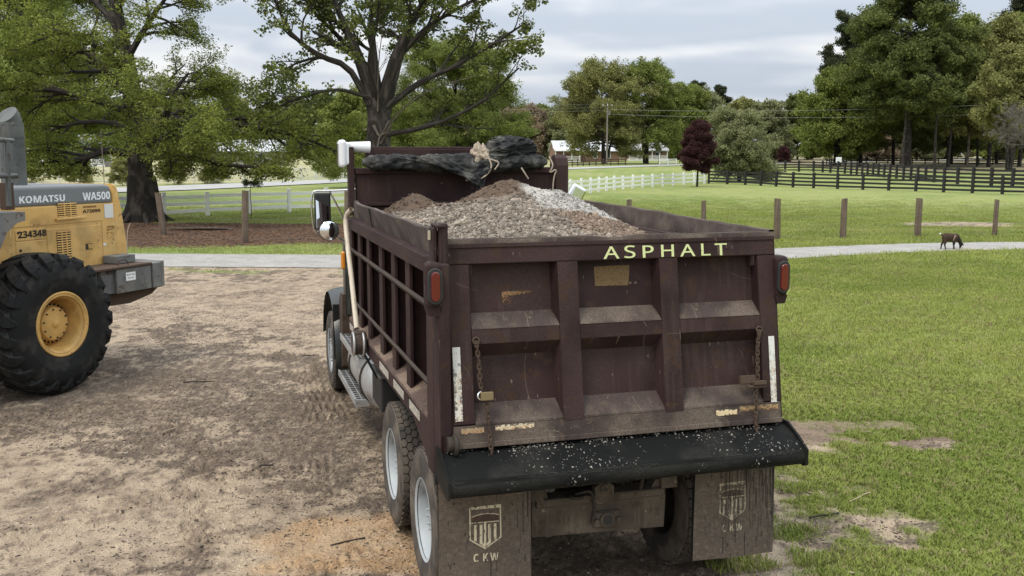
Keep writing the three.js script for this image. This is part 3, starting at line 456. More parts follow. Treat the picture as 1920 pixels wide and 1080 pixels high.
for (const [x, y] of [[-1.005, 0.67], [1.02, 0.64]]) part('anchor_loop', put(new THREE.TorusGeometry(0.02, 0.008, 6, 12), x, y, 0.01), M.rustSteel, gate);
// spill apron below the gate, tarred black, with end plates
const apr = part('spill_apron', grid(60, 14, (u, v) => {
  const x = mix(-1.265, 1.2, u), w = 0.008 * nz(x * 2.4, 2, 7) + 0.004 * nz(x * 9, v * 3, 7);
  const q = [[1.275, -0.08], [1.272, 0.0], [1.25, 0.07], [1.222, 0.14], [1.19, 0.2], [1.168, 0.232], [1.14, 0.255], [1.11, 0.262], [1.08, 0.256], [1.06, 0.235], [1.052, 0.2], [1.056, 0.2], [1.1, 0.21], [1.22, -0.02], [1.25, -0.08]][Math.round(v * 14)];
  return [x, q[0] + w, q[1]];
}), M.apron, truck);
for (const s of [-1, 1]) part('end_plate', prism([[1.3, -0.1], [1.3, 0.02], [1.235, 0.16], [1.17, 0.272], [1.06, 0.272], [1.045, 0.23], [1.07, 0.1], [1.1, -0.1]], s < 0 ? -1.275 : 1.2, s < 0 ? -1.262 : 1.216, 'x'), M.apron, apr);
{ // stones and grit lying on the apron's upper edge
  const r = rng(404), n = 340, im = new THREE.InstancedMesh(new THREE.IcosahedronGeometry(1, 0), std({ color: C(0.4, 0.37, 0.32), roughness: 0.95 }), n), o = new THREE.Object3D(); let i = 0;
  while (i < n) { const t = Math.pow(r(), 2.4), z = mix(-0.02, 0.2, t), x = r() < 0.8 ? mix(-1.22, 0.25, r()) : mix(0, 1.17, r()), zz = Math.max(0, z); if (fbm(x * 2.6, z * 7, 3, 3) + 0.25 * r() < 0.06 + 0.5 * t) { if (r() < 0.97) continue; } const s = 0.0018 + 0.0055 * Math.pow(r(), 3); o.position.set(x, 1.274 - zz * 0.3 - zz * zz * 0.6 + s * 0.6 + 0.008 * nz(x * 2.4, 2, 7), z); o.rotation.set(r() * 6, r() * 6, 0); o.scale.set(s * (0.7 + r()), s * 0.7, s); o.updateMatrix(); im.setMatrixAt(i, o.matrix); const q = 0.35 + 0.7 * r(); im.setColorAt(i++, C(q, q, q)); }
  im.name = 'grit'; im.userData.kind = 'stuff'; apr.add(im);
}
// mud flaps with the worn crest
function crest(seed, worn, streaks) {
  return canvasTex(512, 628, (x, w, h) => {
    const r = rng(seed); x.fillStyle = 'rgb(88,78,68)'; x.fillRect(0, 0, w, h);
    for (let i = 0; i < 5200; i++) { const k = r(); x.fillStyle = `rgba(${60 + 75 * k | 0},${53 + 66 * k | 0},${46 + 58 * k | 0},0.22)`; x.fillRect(r() * w - 10, r() * h - 10, 2 + 22 * r(), 2 + 30 * r() * r()); }
    x.save(); x.translate(worn.cx * w, worn.cy * h); x.scale(worn.k, worn.k); x.globalAlpha = worn.a;
    x.fillStyle = 'rgb(196,184,158)'; x.strokeStyle = 'rgb(196,184,158)'; x.lineWidth = 7; x.lineJoin = 'miter';
    x.beginPath(); x.moveTo(-78, -110); x.lineTo(78, -114); x.lineTo(80, 52); x.lineTo(0, 106); x.lineTo(-76, 56); x.closePath(); x.stroke();
    x.fillRect(-78, -114, 156, 13); x.fillStyle = 'rgb(70,52,44)'; x.beginPath(); x.moveTo(-68, -66); x.quadraticCurveTo(0, -88, 68, -68); x.lineTo(70, -34); x.lineTo(-68, -34); x.fill();
    x.strokeStyle = 'rgb(190,178,150)'; x.lineWidth = 5; x.beginPath(); x.moveTo(-70, -62); x.quadraticCurveTo(0, -88, 72, -64); x.moveTo(-72, -32); x.lineTo(72, -32); x.stroke();
    x.fillStyle = 'rgb(204,192,164)'; x.fillRect(-56, -20, 13, 84); x.fillRect(44, -20, 13, 84); x.fillRect(-28, -20, 14, 92); x.fillRect(15, -20, 14, 92); x.fillRect(-6, -30, 11, 116); x.beginPath(); x.moveTo(-28, 60); x.lineTo(0, 86); x.lineTo(29, 60); x.lineTo(29, 78); x.lineTo(0, 102); x.lineTo(-28, 78); x.fill();
    x.font = 'bold 52px sans-serif'; x.textAlign = 'center'; x.save(); x.scale(0.9, 1.1); [...'CKW'].forEach((q, i) => x.fillText(q, (i - 1) * 52, 158)); x.restore();
    x.restore();
    for (let i = 0; i < worn.n; i++) { const k = r(); x.fillStyle = `rgba(${66 + 40 * k | 0},${58 + 36 * k | 0},${50 + 32 * k | 0},${0.35 + 0.4 * r()})`; x.fillRect(worn.cx * w - 90 * worn.k + r() * 180 * worn.k, worn.cy * h - 120 * worn.k + r() * 300 * worn.k, 2 + 9 * r(), 3 + 16 * r()); }
    for (let i = 0; i < streaks; i++) { const u = r(); x.fillStyle = `rgba(22,19,17,${0.15 + 0.45 * r()})`; x.fillRect((1 - u * u * 0.75) * w, (r() * r()) * h - 10, 2 + 7 * r(), 30 + 190 * r()); }
    for (let i = 0; i < 46; i++) { x.fillStyle = `rgba(30,26,22,${0.3 + 0.4 * r()})`; x.fillRect(r() * w, r() * h, 3 + 8 * r(), 8 + 26 * r()); }
  });
}
const flapTex = [crest(71, { cx: 0.5, cy: 0.465, k: 1.08, a: 1, n: 130 }, 26), crest(73, { cx: 0.47, cy: 0.47, k: 1.02, a: 0.8, n: 420 }, 170)];
[[-0.955, 0], [0.86, 1]].forEach(([x, k]) => {
  const g = new THREE.PlaneGeometry(0.62, 0.76, 14, 16), p = g.attributes.position; g.userData.keepUV = true;
  for (let i = 0; i < p.count; i++) { const a = p.getX(i), b = p.getY(i); p.setZ(i, 0.03 * Math.sin(a * 4 + k) * (0.31 - b) + 0.018 * nz(a * 3, b * 3, k * 5) * (0.5 - b)); }
  g.computeVertexNormals();
  const f = part('mud_flap', [put(g, x, 0.7, -0.07)], std({ map: flapTex[k], roughness: 0.85, side: THREE.DoubleSide, bumpMap: T.steelBump, bumpScale: 0.002 }), truck);
  if (k) f.userData.label = 'mud flap with a nearly worn off crest and dark streaks';
  part('flap_backing', [rb(0.615, 0.74, 0.012, x, 0.705, -0.11, 0.004), rb(0.66, 0.05, 0.04, x, 1.085, -0.09, 0.006)], M.rubber, f);
});
// headboard, roller tube, tarp motor and rolled tarp
part('headboard', [span(-1.15, 1.07, 1.3, 2.98, -4.72, -4.63, 0.01), span(-1.16, 1.06, 2.93, 3.0, -4.84, -4.6, 0.015), span(-1.12, 1.02, 2.6, 2.64, -4.63, -4.58, 0.008)], M.paint, truck);
for (const s of [-1, 1]) part('headboard_post', s < 0 ? [rb(0.06, 0.72, 0.14, -1.2, 2.86, -4.66, 0.01)] : [prism([[2.5, -4.78], [2.5, -4.55], [3.02, -4.55], [3.1, -4.58], [3.14, -4.66], [3.1, -4.75], [3.02, -4.78]], 1.06, 1.2, 'x')], M.paint, truck);
part('wind_deflector', [rb(1.9, 0.035, 0.34, -0.09, 3.205, -4.84, 0.01), rb(1.9, 0.16, 0.03, -0.09, 3.12, -4.68, 0.008)], M.paint, truck);
const mot = part('tarp_motor', [put(new RoundedBoxGeometry(0.075, 0.29, 0.22, 3, 0.036), -1.285, 3.15, -4.68), put(new RoundedBoxGeometry(0.06, 0.24, 0.18, 3, 0.028), -1.235, 3.15, -4.68), cyl(0.046, 0.064, 0.22, -1.1, 3.22, -4.68, 0, 0, Math.PI / 2 - 0.05, 20)], M.white, truck);
part('motor_cover', [put(new RoundedBoxGeometry(0.02, 0.22, 0.14, 2, 0.009), -1.325, 3.15, -4.68)], M.chrome, mot);
part('tarp_roll', grid(150, 22, (u, v) => {
  const x = mix(-1.1, 0.93, u), a = v * 2 * Math.PI, tape = sst(0, 0.05, u) * sst(1, 0.96, u);
  const base = 0.03 + tape * (0.04 + 0.014 * nz(x * 2.1, 1, 1) + 0.016 * Math.exp(-Math.pow((x - 0.0) / 0.35, 2)));
  const cr = 0.022 * (1 - Math.abs(nz(x * 6 + Math.cos(a), Math.sin(a) * 1.6 + 3, x * 1.2)) * 3.2) + 0.018 * (0.3 - Math.abs(nz(x * 15 + Math.sin(a) * 1.5, Math.cos(a) * 2.2, 2))) ;
  const r = base + tape * cr; return [x, 3.06 + r * Math.sin(a) * 1.05 - 0.015 * Math.sin(u * 3.1), -4.5 + r * Math.cos(a)];
}), M.tarp, truck);
part('tarp_fold', grid(60, 34, (u, v) => { // loose corner hanging over the headboard
  const w = mix(1, 0.1, Math.pow(v, 0.8)), x = mix(-0.78, 0.42, u) * w + 0.16 * v, hang = v * 0.36 * (1 - Math.pow(Math.abs(u - 0.5) * 2, 2) * 0.5);
  const cr = 0.045 * nz(u * 5, v * 3.2, 3) + 0.02 * nz(u * 13, v * 9, 5) + 0.025 * Math.abs(nz(u * 8 + v * 3, v * 2, 9));
  return [x, 3.11 - hang + 0.3 * cr, -4.43 + 0.07 * Math.sin(Math.min(1, v * 1.4) * Math.PI * 0.55) + cr];
}), M.tarp, truck);
{
  const g = new THREE.IcosahedronGeometry(1, 26), p = g.attributes.position;
  for (let i = 0; i < p.count; i++) { const v = V(p.getX(i), p.getY(i), p.getZ(i)); const k = 1 + 0.5 * fbm(v.x * 1.1, v.y * 1.1, v.z * 1.1 + 3, 2) + 0.26 * (0.35 - Math.abs(nz(v.x * 2.6 + 2, v.y * 2.6, v.z * 2.6))) + 0.06 * nz(v.x * 9, v.y * 9, v.z * 9); p.setXYZ(i, v.x * k * 0.3, v.y * k * 0.13, v.z * k * 0.17); }
  g.computeVertexNormals(); part('tarp_bundle', put(g, 0.5, 3.2, -4.6, 0, 0.1, 0.12), M.tarp, truck);
  const g2 = new THREE.IcosahedronGeometry(1, 14), q = g2.attributes.position;
  for (let i = 0; i < q.count; i++) { const v = V(q.getX(i), q.getY(i), q.getZ(i)); const k = 1 + 0.5 * nz(v.x * 2.4, v.y * 2.4, v.z * 2.4 + 7) + 0.18 * nz(v.x * 9, v.y * 5, v.z * 9); q.setXYZ(i, v.x * k * 0.09, v.y * k * 0.13, v.z * k * 0.07); }
  g2.computeVertexNormals(); part('frayed_rope_knot', put(g2, 0.17, 3.12, -4.45, 0, 0, 0.5), M.rope, truck);
}
part('tie_rope', [tube([[0.2, 3.16, -4.4], [0.26, 3.02, -4.36], [0.2, 2.92, -4.36], [0.08, 2.87, -4.37], [-0.02, 2.87, -4.38]], 0.009), tube([[0.22, 3.1, -4.38], [0.34, 3.05, -4.36], [0.3, 2.98, -4.37]], 0.008), tube([[0.95, 3.12, -4.48], [0.98, 3.02, -4.44], [0.95, 2.94, -4.46], [1.02, 2.98, -4.43], [1.0, 2.9, -4.45], [0.99, 2.72, -4.47], [1.0, 2.62, -4.5]], 0.008), tube([[0.6, 3.0, -4.38], [0.63, 2.95, -4.37], [0.68, 2.88, -4.38]], 0.009)], M.rope, truck);
// tarp arm on the driver's side with its spring pivot
const arm = part('tarp_arm', [tube([[-1.26, 2.59, -4.2], [-1.3, 2.5, -4.32], [-1.31, 2.3, -4.2], [-1.32, 1.9, -3.8], [-1.335, 1.5, -3.38]], 0.026, 30, 10)], M.armAlu, truck);
part('spring_pivot', [cyl(0.1, 0.1, 0.12, -1.34, 1.38, -3.24, 0, 0, Math.PI / 2, 24), rb(0.13, 0.2, 0.12, -1.33, 1.4, -3.26, 0.03)], M.dust, arm);
part('pivot_band', [put(new THREE.TorusGeometry(0.105, 0.012, 8, 24), -1.39, 1.38, -3.24, 0, Math.PI / 2), put(new THREE.TorusGeometry(0.105, 0.012, 8, 24), -1.3, 1.38, -3.24, 0, Math.PI / 2)], M.alu, arm);
part('pivot_cable', tube([[-1.3, 1.3, -3.2], [-1.2, 1.1, -3.25], [-1.1, 0.9, -3.5], [-1.12, 0.72, -3.6]], 0.012), M.black, arm);
// driver's side running gear: tank, steps, battery box
const tank = part('fuel_tank', [put(new THREE.CapsuleGeometry(0.29, 1.3, 6, 28), -0.9, 0.78, -4.75, Math.PI / 2)], M.alu, truck);
for (const z of [-5.2, -4.3]) part('tank_strap', put(new THREE.TorusGeometry(0.297, 0.014, 6, 36), -0.9, 0.78, z), M.darkSteel, tank);
function stepPlate(y, x0, x1, z0, z1, name) {
  const g = [span(x0, x1, y - 0.012, y, z0, z1, 0.003), span(x0 - 0.004, x0 + 0.012, y - 0.06, y + 0.012, z0, z1, 0.003), span(x0, x1, y - 0.08, y - 0.012, z1 - 0.01, z1 + 0.004, 0.003)];
  const m = part(name, g, M.alu, truck), holes = [];
  for (let i = 0; i < 16; i++) for (let j = 0; j < 2; j++) holes.push(bx((x1 - x0) * 0.3, 0.004, 0.045, mix(x0, x1, 0.3 + 0.4 * j), y + 0.003, mix(z0 + 0.06, z1 - 0.06, i / 15)));
  part('tread_slot', holes, M.black, m); return m;
}
stepPlate(0.5, -1.215, -1.06, -6.15, -4.6, 'lower_step'); stepPlate(0.98, -1.2, -1.09, -6.0, -4.4, 'upper_step');
for (const z of [-5.9, -4.9]) part('step_bracket', [rb(0.03, 0.5, 0.05, -1.1, 0.74, z, 0.005)], M.darkSteel, truck);
const bat = part('battery_box', [span(-1.16, -0.8, 0.74, 1.06, -3.66, -3.1, 0.02)], M.black, truck);
part('box_lid', [span(-1.175, -0.79, 1.06, 1.09, -3.68, -3.08, 0.01)], M.grey, bat);
part('air_tank', [put(new THREE.CapsuleGeometry(0.12, 0.5, 4, 18), -0.78, 0.72, -3.3, Math.PI / 2)], M.black, truck);
// cab and bonnet, mostly hidden by the bed
const cab = part('cab', [put(new RoundedBoxGeometry(1.86, 1.75, 1.7, 4, 0.12), 0, 1.98, -5.78), span(-0.8, 0.8, 0.95, 1.2, -6.5, -5.0, 0.05)], M.cabPaint, truck);
part('rear_window', rb(1.3, 0.5, 0.01, 0, 2.45, -4.925, 0.004), M.black, cab);
part('bonnet', put(new RoundedBoxGeometry(1.3, 0.85, 1.75, 4, 0.16), 0, 1.5, -7.45), M.cabPaint, truck);
part('radiator_shell', put(new RoundedBoxGeometry(1.2, 1.1, 0.14, 3, 0.05), 0, 1.35, -8.38), M.chrome, truck);
part('bumper', put(new RoundedBoxGeometry(2.1, 0.32, 0.14, 3, 0.05), 0, 0.62, -8.62), M.chrome, truck);
for (const s of [-1, 1]) {
  const o = s < 0 ? [-1.2, -0.6] : [0.6, 1.2];
  part('fender', grid(28, 10, (u, v) => { const a = mix(-0.45, 3.05, u), R = 0.72, z = -7.35 + R * Math.cos(a) * 1.12, y = 0.62 + R * Math.sin(a) * 1.05, e = Math.abs(v - 0.5) * 2; return [mix(o[0], o[1], v), y - 0.06 * Math.pow(s < 0 ? 1 - v : v, 6), z]; }), M.cabPaint, truck);
  part('fender_apron', [prism([[0.42, -6.62], [1.3, -6.68], [1.42, -6.5], [1.42, -6.3], [0.5, -6.42]], s < 0 ? -1.13 : 0.66, s < 0 ? -0.66 : 1.13, 'x')], M.fenderBrown, truck);
  part('splash_flap', [rb(0.3, 0.72, 0.03, s * 1.06, 0.88, -6.72, 0.01)], M.rubber, truck);
  part('cowl_lamp', put(new RoundedBoxGeometry(0.06, 0.22, 0.1, 3, 0.025), s * 1.1, 1.84, -6.36), M.amber, truck);
  part('cab_corner', put(new RoundedBoxGeometry(0.18, 0.95, 0.3, 3, 0.06), s * 1.0, 1.6, -6.42), M.cabPaint, truck);
  part('hood_latch', put(new RoundedBoxGeometry(0.07, 0.12, 0.06, 2, 0.02), s * 1.03, 1.38, -6.66), M.chrome, truck);
}
const mir = sub('side_mirror', truck, [-1.42, 2.5, -5.5]);
part('mirror_shell', put(new RoundedBoxGeometry(0.185, 0.42, 0.05, 4, 0.024), 0, 0.0, -0.02), M.black, mir);
part('mirror_glass', put(new RoundedBoxGeometry(0.155, 0.385, 0.01, 2, 0.004), 0, 0, 0.012, -0.14, 0.08), M.mirror, mir);
part('convex_shell', [cyl(0.115, 0.1, 0.04, 0.06, -0.22, 0.02, Math.PI / 2, 0, 0, 32)], M.black, mir);
{ const g = new THREE.SphereGeometry(0.18, 32, 16, 0, Math.PI * 2, 0, 0.64); part('convex_glass', put(g, 0.06, -0.22, -0.085, Math.PI / 2), M.mirror, mir); }
part('mirror_bracket', [tube([[-0.1, -0.2, -0.03], [-0.115, -0.1, -0.03], [-0.115, 0.16, -0.03], [-0.09, 0.225, -0.03], [0.0, 0.23, -0.03], [0.2, 0.235, 0.0], [0.5, 0.26, 0.05]], 0.011), tube([[0.09, 0.22, -0.03], [0.24, -0.1, -0.03], [0.36, -0.4, -0.05]], 0.011), tube([[-0.1, -0.2, -0.03], [-0.07, -0.24, -0.03], [0.05, -0.24, -0.04], [0.2, -0.33, -0.04], [0.38, -0.44, -0.1]], 0.013)], M.chrome, mir);
const mir2 = sub('side_mirror', truck, [1.6, 2.56, -5.5]);
part('mirror_shell', put(new RoundedBoxGeometry(0.2, 0.4, 0.09, 4, 0.04), 0, 0.02, 0, 0, 0, -0.5), M.chrome, mir2);
part('mirror_bracket', [tube([[-0.55, 0.1, 0], [-0.25, 0.12, -0.02], [0, 0.1, -0.04]], 0.012)], M.chrome, mir2);
part('exhaust_stack', cyl(0.07, 0.07, 1.6, 0.6, 2.1, -4.88), M.chrome, truck);

// ---------------------------------------------------------------- the load of rubble in the bed
{
  const piles = [[0.12, -3.25, 2.98, 0.62, 'b'], [-0.72, -3.85, 2.84, 0.62, 'b'], [0.55, -3.05, 2.86, 0.55, 'w'], [-0.2, -2.2, 2.78, 0.34, 'g'], [-0.45, -1.3, 2.6, 0.3, 'g'], [0.2, -1.6, 2.62, 0.36, 'g'], [-0.5, -3.1, 2.7, 0.45, 'g'], [0.55, -2.2, 2.68, 0.55, 'd']];
  const h = (x, z) => { let s = 0; for (const [cx, cz, p, k] of piles) { const d = Math.hypot(x - cx, (z - cz) * 0.8); s += Math.exp(16 * (p - k * Math.sqrt(d * d + 0.02) - 2.2)); } s += Math.exp(16 * (1.95 - 2.2)); let y = 2.2 + Math.log(s) / 16; y = Math.min(y, 2.5 + 0.62 * Math.max(0, 1.0 - Math.abs(x)) + 0.03); return y + 0.05 * fbm(x * 2.4, z * 2.4, 3, 4) + 0.018 * nz(x * 15, z * 15, 2) + 0.01 * nz(x * 34, z * 34, 6); };
  const kind = (x, z) => { const n = 0.22 * fbm(x * 2.2, z * 2.2, 8, 3) * 2, q = (cx, cz, rx, rz) => 1 - sst(0.7, 1.1, Math.hypot((x - cx) / rx, (z - cz) / rz) + n); return { b: Math.max(q(0.02, -3.4, 0.6, 0.62), q(-0.72, -3.9, 0.55, 0.6)), w: q(0.62, -2.95, 0.42, 0.75), d: q(0.55, -1.75, 0.45, 0.9) * 0.8 }; };
  const colAt = (x, z) => { const k = kind(x, z), f = fbm(x * 7, z * 7, 5, 3); let c = mix3([0.34, 0.29, 0.23], [0.2, 0.165, 0.128], sst(-0.3, 0.4, f)); c = mix3(c, [0.088, 0.058, 0.037], k.b); c = mix3(c, [0.26, 0.19, 0.135], k.d); return mix3(c, [0.37, 0.355, 0.32], k.w); };
  const g = grid(190, 400, (u, v) => { const x = mix(-1.0, 1.0, u), z = mix(-4.62, -0.36, v); return [x, h(x, z), z]; }), p = g.attributes.position, col = [];
  for (let i = 0; i < p.count; i++) col.push(...colAt(p.getX(i), p.getZ(i)).map(q => q * 1.55));
  g.setAttribute('color', new THREE.Float32BufferAttribute(col, 3));
  const heap = part('rubble_load', g, std({ vertexColors: true, map: T.grain, bumpMap: T.grainBump, bumpScale: 0.016, roughness: 1 }));
  heap.position.copy(truck.position); heap.rotation.copy(truck.rotation);
  tag(heap, 'heap of pale gravel, grey rubble and brown dirt filling the truck bed', 'rubble', null, 'stuff');
  const r = rng(12), n = 26000, geo = new THREE.IcosahedronGeometry(1, 0), gp = geo.attributes.position;
  for (let i = 0; i < gp.count; i++) { const v = V(gp.getX(i), gp.getY(i), gp.getZ(i)), k = 1 + 0.7 * nz(v.x * 1.4, v.y * 1.4, v.z * 1.4 + 4); gp.setXYZ(i, v.x * k, v.y * k * 0.75, v.z * k); } geo.computeVertexNormals();
  const im = new THREE.InstancedMesh(geo, std({ roughness: 0.97, map: T.grain, color: C(1.35, 1.35, 1.35) }), n), o = new THREE.Object3D(); let c = 0;
  while (c < n) {
    const x = mix(-0.98, 0.98, r()), z = mix(-4.55, -0.39, Math.pow(r(), 0.85)), k = kind(x, z); if (k.b > 0.4 && r() < 0.9) continue; if (x > 0.75 && r() < 0.6) continue;
    const s = (0.0045 + 0.015 * Math.pow(r(), 3.2)) * (k.b > 0.4 ? 0.8 : k.w > 0.4 ? 0.62 : 1) * (r() < 0.008 ? 2 : 1), y = h(x, z);
    o.position.set(x, y + s * 0.35, z); o.rotation.set(r() * 6, r() * 6, r() * 6); o.scale.set(s * (0.8 + 0.6 * r()), s, s * (0.8 + 0.6 * r())); o.updateMatrix(); im.setMatrixAt(c, o.matrix);
    const b = colAt(x, z), t = 0.6 + 1.0 * r() * r(); im.setColorAt(c, C(b[0] * t * 1.1, b[1] * t * 1.1, b[2] * t * 1.13)); c++;
  }
  im.name = 'stone'; im.userData.kind = 'stuff'; heap.add(im);
  const bd = []; for (const [x, z, a, l] of [[0.72, -1.15, 0.5, 0.9], [0.8, -1.0, 0.62, 0.8], [0.62, -0.95, 0.3, 0.55]]) bd.push(bx(0.07, 0.02, l, x, h(x, z) + 0.05, z, -0.05, a, 0.08));
  part('timber_scrap', bd, M.wood, heap);
}

// ---------------------------------------------------------------- wheel loader (its rear end), local +x to its rear, +z to the viewer's side
const loader = thing('wheel_loader', 'yellow wheel loader with grey bonnet band and huge black rear tyre', 'wheel loader', [-5.88, 0, -12.79], 68 * Math.PI / 180);
const BIG = { R: 0.935, w: 0.74 };
const bigTyre = lathe([[0.34, -0.3], [0.44, -0.33], [0.6, -0.365], [0.72, -0.36], [0.8, -0.335], [0.845, -0.28], [0.86, -0.15], [0.865, 0], [0.86, 0.15], [0.845, 0.28], [0.8, 0.335], [0.72, 0.36], [0.62, 0.368], [0.6, 0.362], [0.5, 0.345], [0.44, 0.33], [0.43, 0.3], [0.4, 0.28]], 90);
function lugGeo(s) { // a curved bar from the sidewall over the shoulder to the tread centre
  const path = [[0.7, 0.355, 0.0, 0.03], [0.78, 0.365, 0.005, 0.045], [0.86, 0.345, 0.02, 0.085], [0.905, 0.3, 0.05, 0.108], [0.926, 0.22, 0.1, 0.115], [0.932, 0.12, 0.17, 0.11], [0.933, 0.03, 0.25, 0.1], [0.931, -0.03, 0.29, 0.09]];
  const o = [], ring = path.map(([r, y, a, hw], i) => { const low = i < 3 ? Math.max(0.6, r - 0.07) : 0.83, ly = i < 3 ? y - 0.06 : y; const P = (rr, yy, aa) => [rr * Math.cos(aa), yy * s, rr * Math.sin(aa)]; return [P(low, ly, a - hw * 1.25), P(r, y, a - hw * 0.8), P(r, y, a + hw * 0.8), P(low, ly, a + hw * 1.25)]; });
  const q = (a, b, c, d) => o.push(...a, ...b, ...c, ...a, ...c, ...d);
  for (let i = 0; i < ring.length - 1; i++) for (let k = 0; k < 3; k++) q(ring[i][k], ring[i][k + 1], ring[i + 1][k + 1], ring[i + 1][k]);
  q(...ring[0]); q(...ring[ring.length - 1]);
  const g = new THREE.BufferGeometry(); g.setAttribute('position', new THREE.Float32BufferAttribute(o, 3)); g.computeVertexNormals(); return g;
}
const lugA = lugGeo(1), lugB = lugGeo(-1); boxUV(lugA); boxUV(lugB);
const bigRim = [lathe([[0.40, 0.29], [0.43, 0.315], [0.435, 0.335], [0.415, 0.34], [0.39, 0.325], [0.375, 0.3], [0.365, 0.29], [0.352, 0.285], [0.34, 0.25], [0.32, 0.14], [0.3, 0.05], [0.27, 0.04]], 64), put(new THREE.TorusGeometry(0.384, 0.012, 8, 64), 0, 0.318, 0, Math.PI / 2)];
const bigHub = [lathe([[0.275, 0.03], [0.272, 0.1], [0.235, 0.125], [0.22, 0.175], [0.21, 0.19], [0.05, 0.195], [0.045, 0.215], [0.0, 0.218]], 40)];
const bolts = []; for (let i = 0; i < 24; i++) { const a = i * Math.PI / 12; bolts.push(cyl(0.014, 0.014, 0.03, 0.252 * Math.cos(a), 0.125, 0.252 * Math.sin(a), 0, 0, 0, 6)); } for (let i = 0; i < 10; i++) { const a = i * Math.PI / 5 + 0.2; bolts.push(cyl(0.011, 0.011, 0.02, 0.19 * Math.cos(a), 0.198, 0.19 * Math.sin(a), 0, 0, 0, 6)); }
function loaderWheel(x, z, side) {
  const w = sub('wheel', loader, [x, 0.925, z]); w.rotation.x = side * Math.PI / 2;           // lathe axis +y to the outside
  part('tyre', bigTyre.clone(), M.rubber, w); part('rim', bigRim.map(g => g.clone()), M.yellow, w); part('hub', bigHub.map(g => g.clone()), M.yellow, w); part('wheel_bolt', bolts.map(g => g.clone()), M.darkSteel, w);
  for (let i = 0; i < 21; i++) for (const [g, k] of [[lugA, 0], [lugB, 0.5]]) { const m = new THREE.Mesh(g, M.rubber); m.name = 'tread_lug'; m.rotation.y = -(i + k) * 2 * Math.PI / 21; m.castShadow = m.receiveShadow = true; w.add(m); }
  return w;
}
loaderWheel(0, -0.36, 1); loaderWheel(0, -2.34, -1);
part('rear_axle', [cyl(0.2, 0.2, 1.4, 0, 0.92, -1.35, Math.PI / 2, 0, 0, 20), put(new THREE.SphereGeometry(0.34, 20, 14), 0, 0.92, -1.35)], M.darkSteel, loader);
part('rear_frame', [span(-2.6, 2.0, 0.95, 1.5, -1.85, -0.85, 0.03)], M.darkSteel, loader);
const ZF = -0.65, ZB = -2.05;
const ext = (pts, z0, z1, b = 0.03) => { const s = new THREE.Shape(pts.map(p => new THREE.Vector2(...p))); return put(new THREE.ExtrudeGeometry(s, { depth: z1 - z0 - 2 * b, bevelSize: b, bevelThickness: b, bevelSegments: 3, bevelOffset: -b }), 0, 0, z0 + b); };
const body = part('bonnet', ext([[-2.2, 1.45], [1.70, 1.45], [1.66, 2.44], [-2.2, 2.47]], ZB, ZF), M.yellow, loader);
part('bonnet_top', ext([[-2.2, 2.455], [1.63, 2.43], [1.615, 2.64], [1.58, 2.69], [1.5, 2.71], [-2.2, 2.745]], ZB - 0.006, ZF + 0.006, 0.05), M.hoodGrey, loader);
part('rear_cowl', ext([[1.64, 1.45], [1.93, 1.45], [1.84, 2.1], [1.755, 2.6], [1.72, 2.68], [1.66, 2.71], [1.635, 2.71]], ZB - 0.004, ZF + 0.004), M.yellow, loader);
// service doors, joints, louvres, handle
for (const [a, b, c, d] of [[-2.1, 1.45, 2.185, 2.43], [-1.1, -0.14, 1.5, 2.165], [-0.115, 0.375, 2.005, 2.15], [-0.115, 0.375, 1.5, 1.99], [0.4, 1.36, 1.52, 2.13]]) part('service_door', span(a, b, c, d, ZF - 0.02, ZF + 0.008, 0.006), M.yellow, body);
part('cowl_panel', prism([[1.385, 1.52], [1.66, 1.52], [1.62, 2.42], [1.4, 2.42]], ZF - 0.02, ZF + 0.006, 'z'), M.yellow, body);
function louvre(x0, x1, y0, y1, nr, nc) {
  const l = part('louvre', span(x0, x1, y0, y1, ZF + 0.008, ZF + 0.011, 0.001), M.black, body);
  for (let i = 0; i < nr; i++) part('louvre_bar', rb(x1 - x0, (y1 - y0) / nr * 0.42, 0.02, (x0 + x1) / 2, mix(y0, y1, (i + 0.5) / nr), ZF + 0.016, 0.004, 0.5), M.yellow, body);
  for (let i = 1; i < nc; i++) part('louvre_bar', rb(0.02, y1 - y0, 0.012, mix(x0, x1, i / nc), (y0 + y1) / 2, ZF + 0.02, 0.002), M.yellow, body);
}
louvre(0.6, 0.93, 2.245, 2.475, 8, 3); louvre(0.555, 0.8, 1.66, 2.095, 13, 3);
part('door_handle', [rb(0.52, 0.035, 0.02, 0.78, 2.262, ZF + 0.075, 0.008), rb(0.02, 0.03, 0.08, 0.56, 2.258, ZF + 0.04), rb(0.02, 0.03, 0.08, 1.0, 2.262, ZF + 0.04)], M.yellow, body);
part('door_latch', [span(1.06, 1.19, 1.79, 1.875, ZF + 0.004, ZF + 0.011, 0.002)], M.darkSteel, body);
part('latch_paddle', [span(1.105, 1.185, 1.8, 1.865, ZF + 0.011, ZF + 0.02, 0.004)], M.yellow, body);
for (const [x, y] of [[-0.07, 2.115], [-0.05, 1.88]]) part('door_stud', cyl(0.018, 0.018, 0.012, x, y, ZF + 0.012, Math.PI / 2, 0, 0, 12), M.black, body);
const lettering = (s, w, h, font, col, seed, n, sx = 1) => canvasTex(w, h, (x) => { x.font = font; x.fillStyle = col; x.textBaseline = 'middle'; x.textAlign = 'center'; x.save(); x.translate(w / 2, h / 2); const k = Math.min(1.6, (w - 12) / x.measureText(s).width) * sx; x.scale(k, 1); x.fillText(s, 0, 4); x.lineWidth = 4; x.strokeStyle = col; x.strokeText(s, 0, 4); x.restore(); if (n) erode(x, w, h, seed, n, 2, 11); });
decal('lettering', 0.80, 0.135, lettering('KOMATSU', 768, 128, 'bold 118px sans-serif', 'rgb(230,234,234)', 81, 520), body, [0.36, 2.548, ZF + 0.011]);
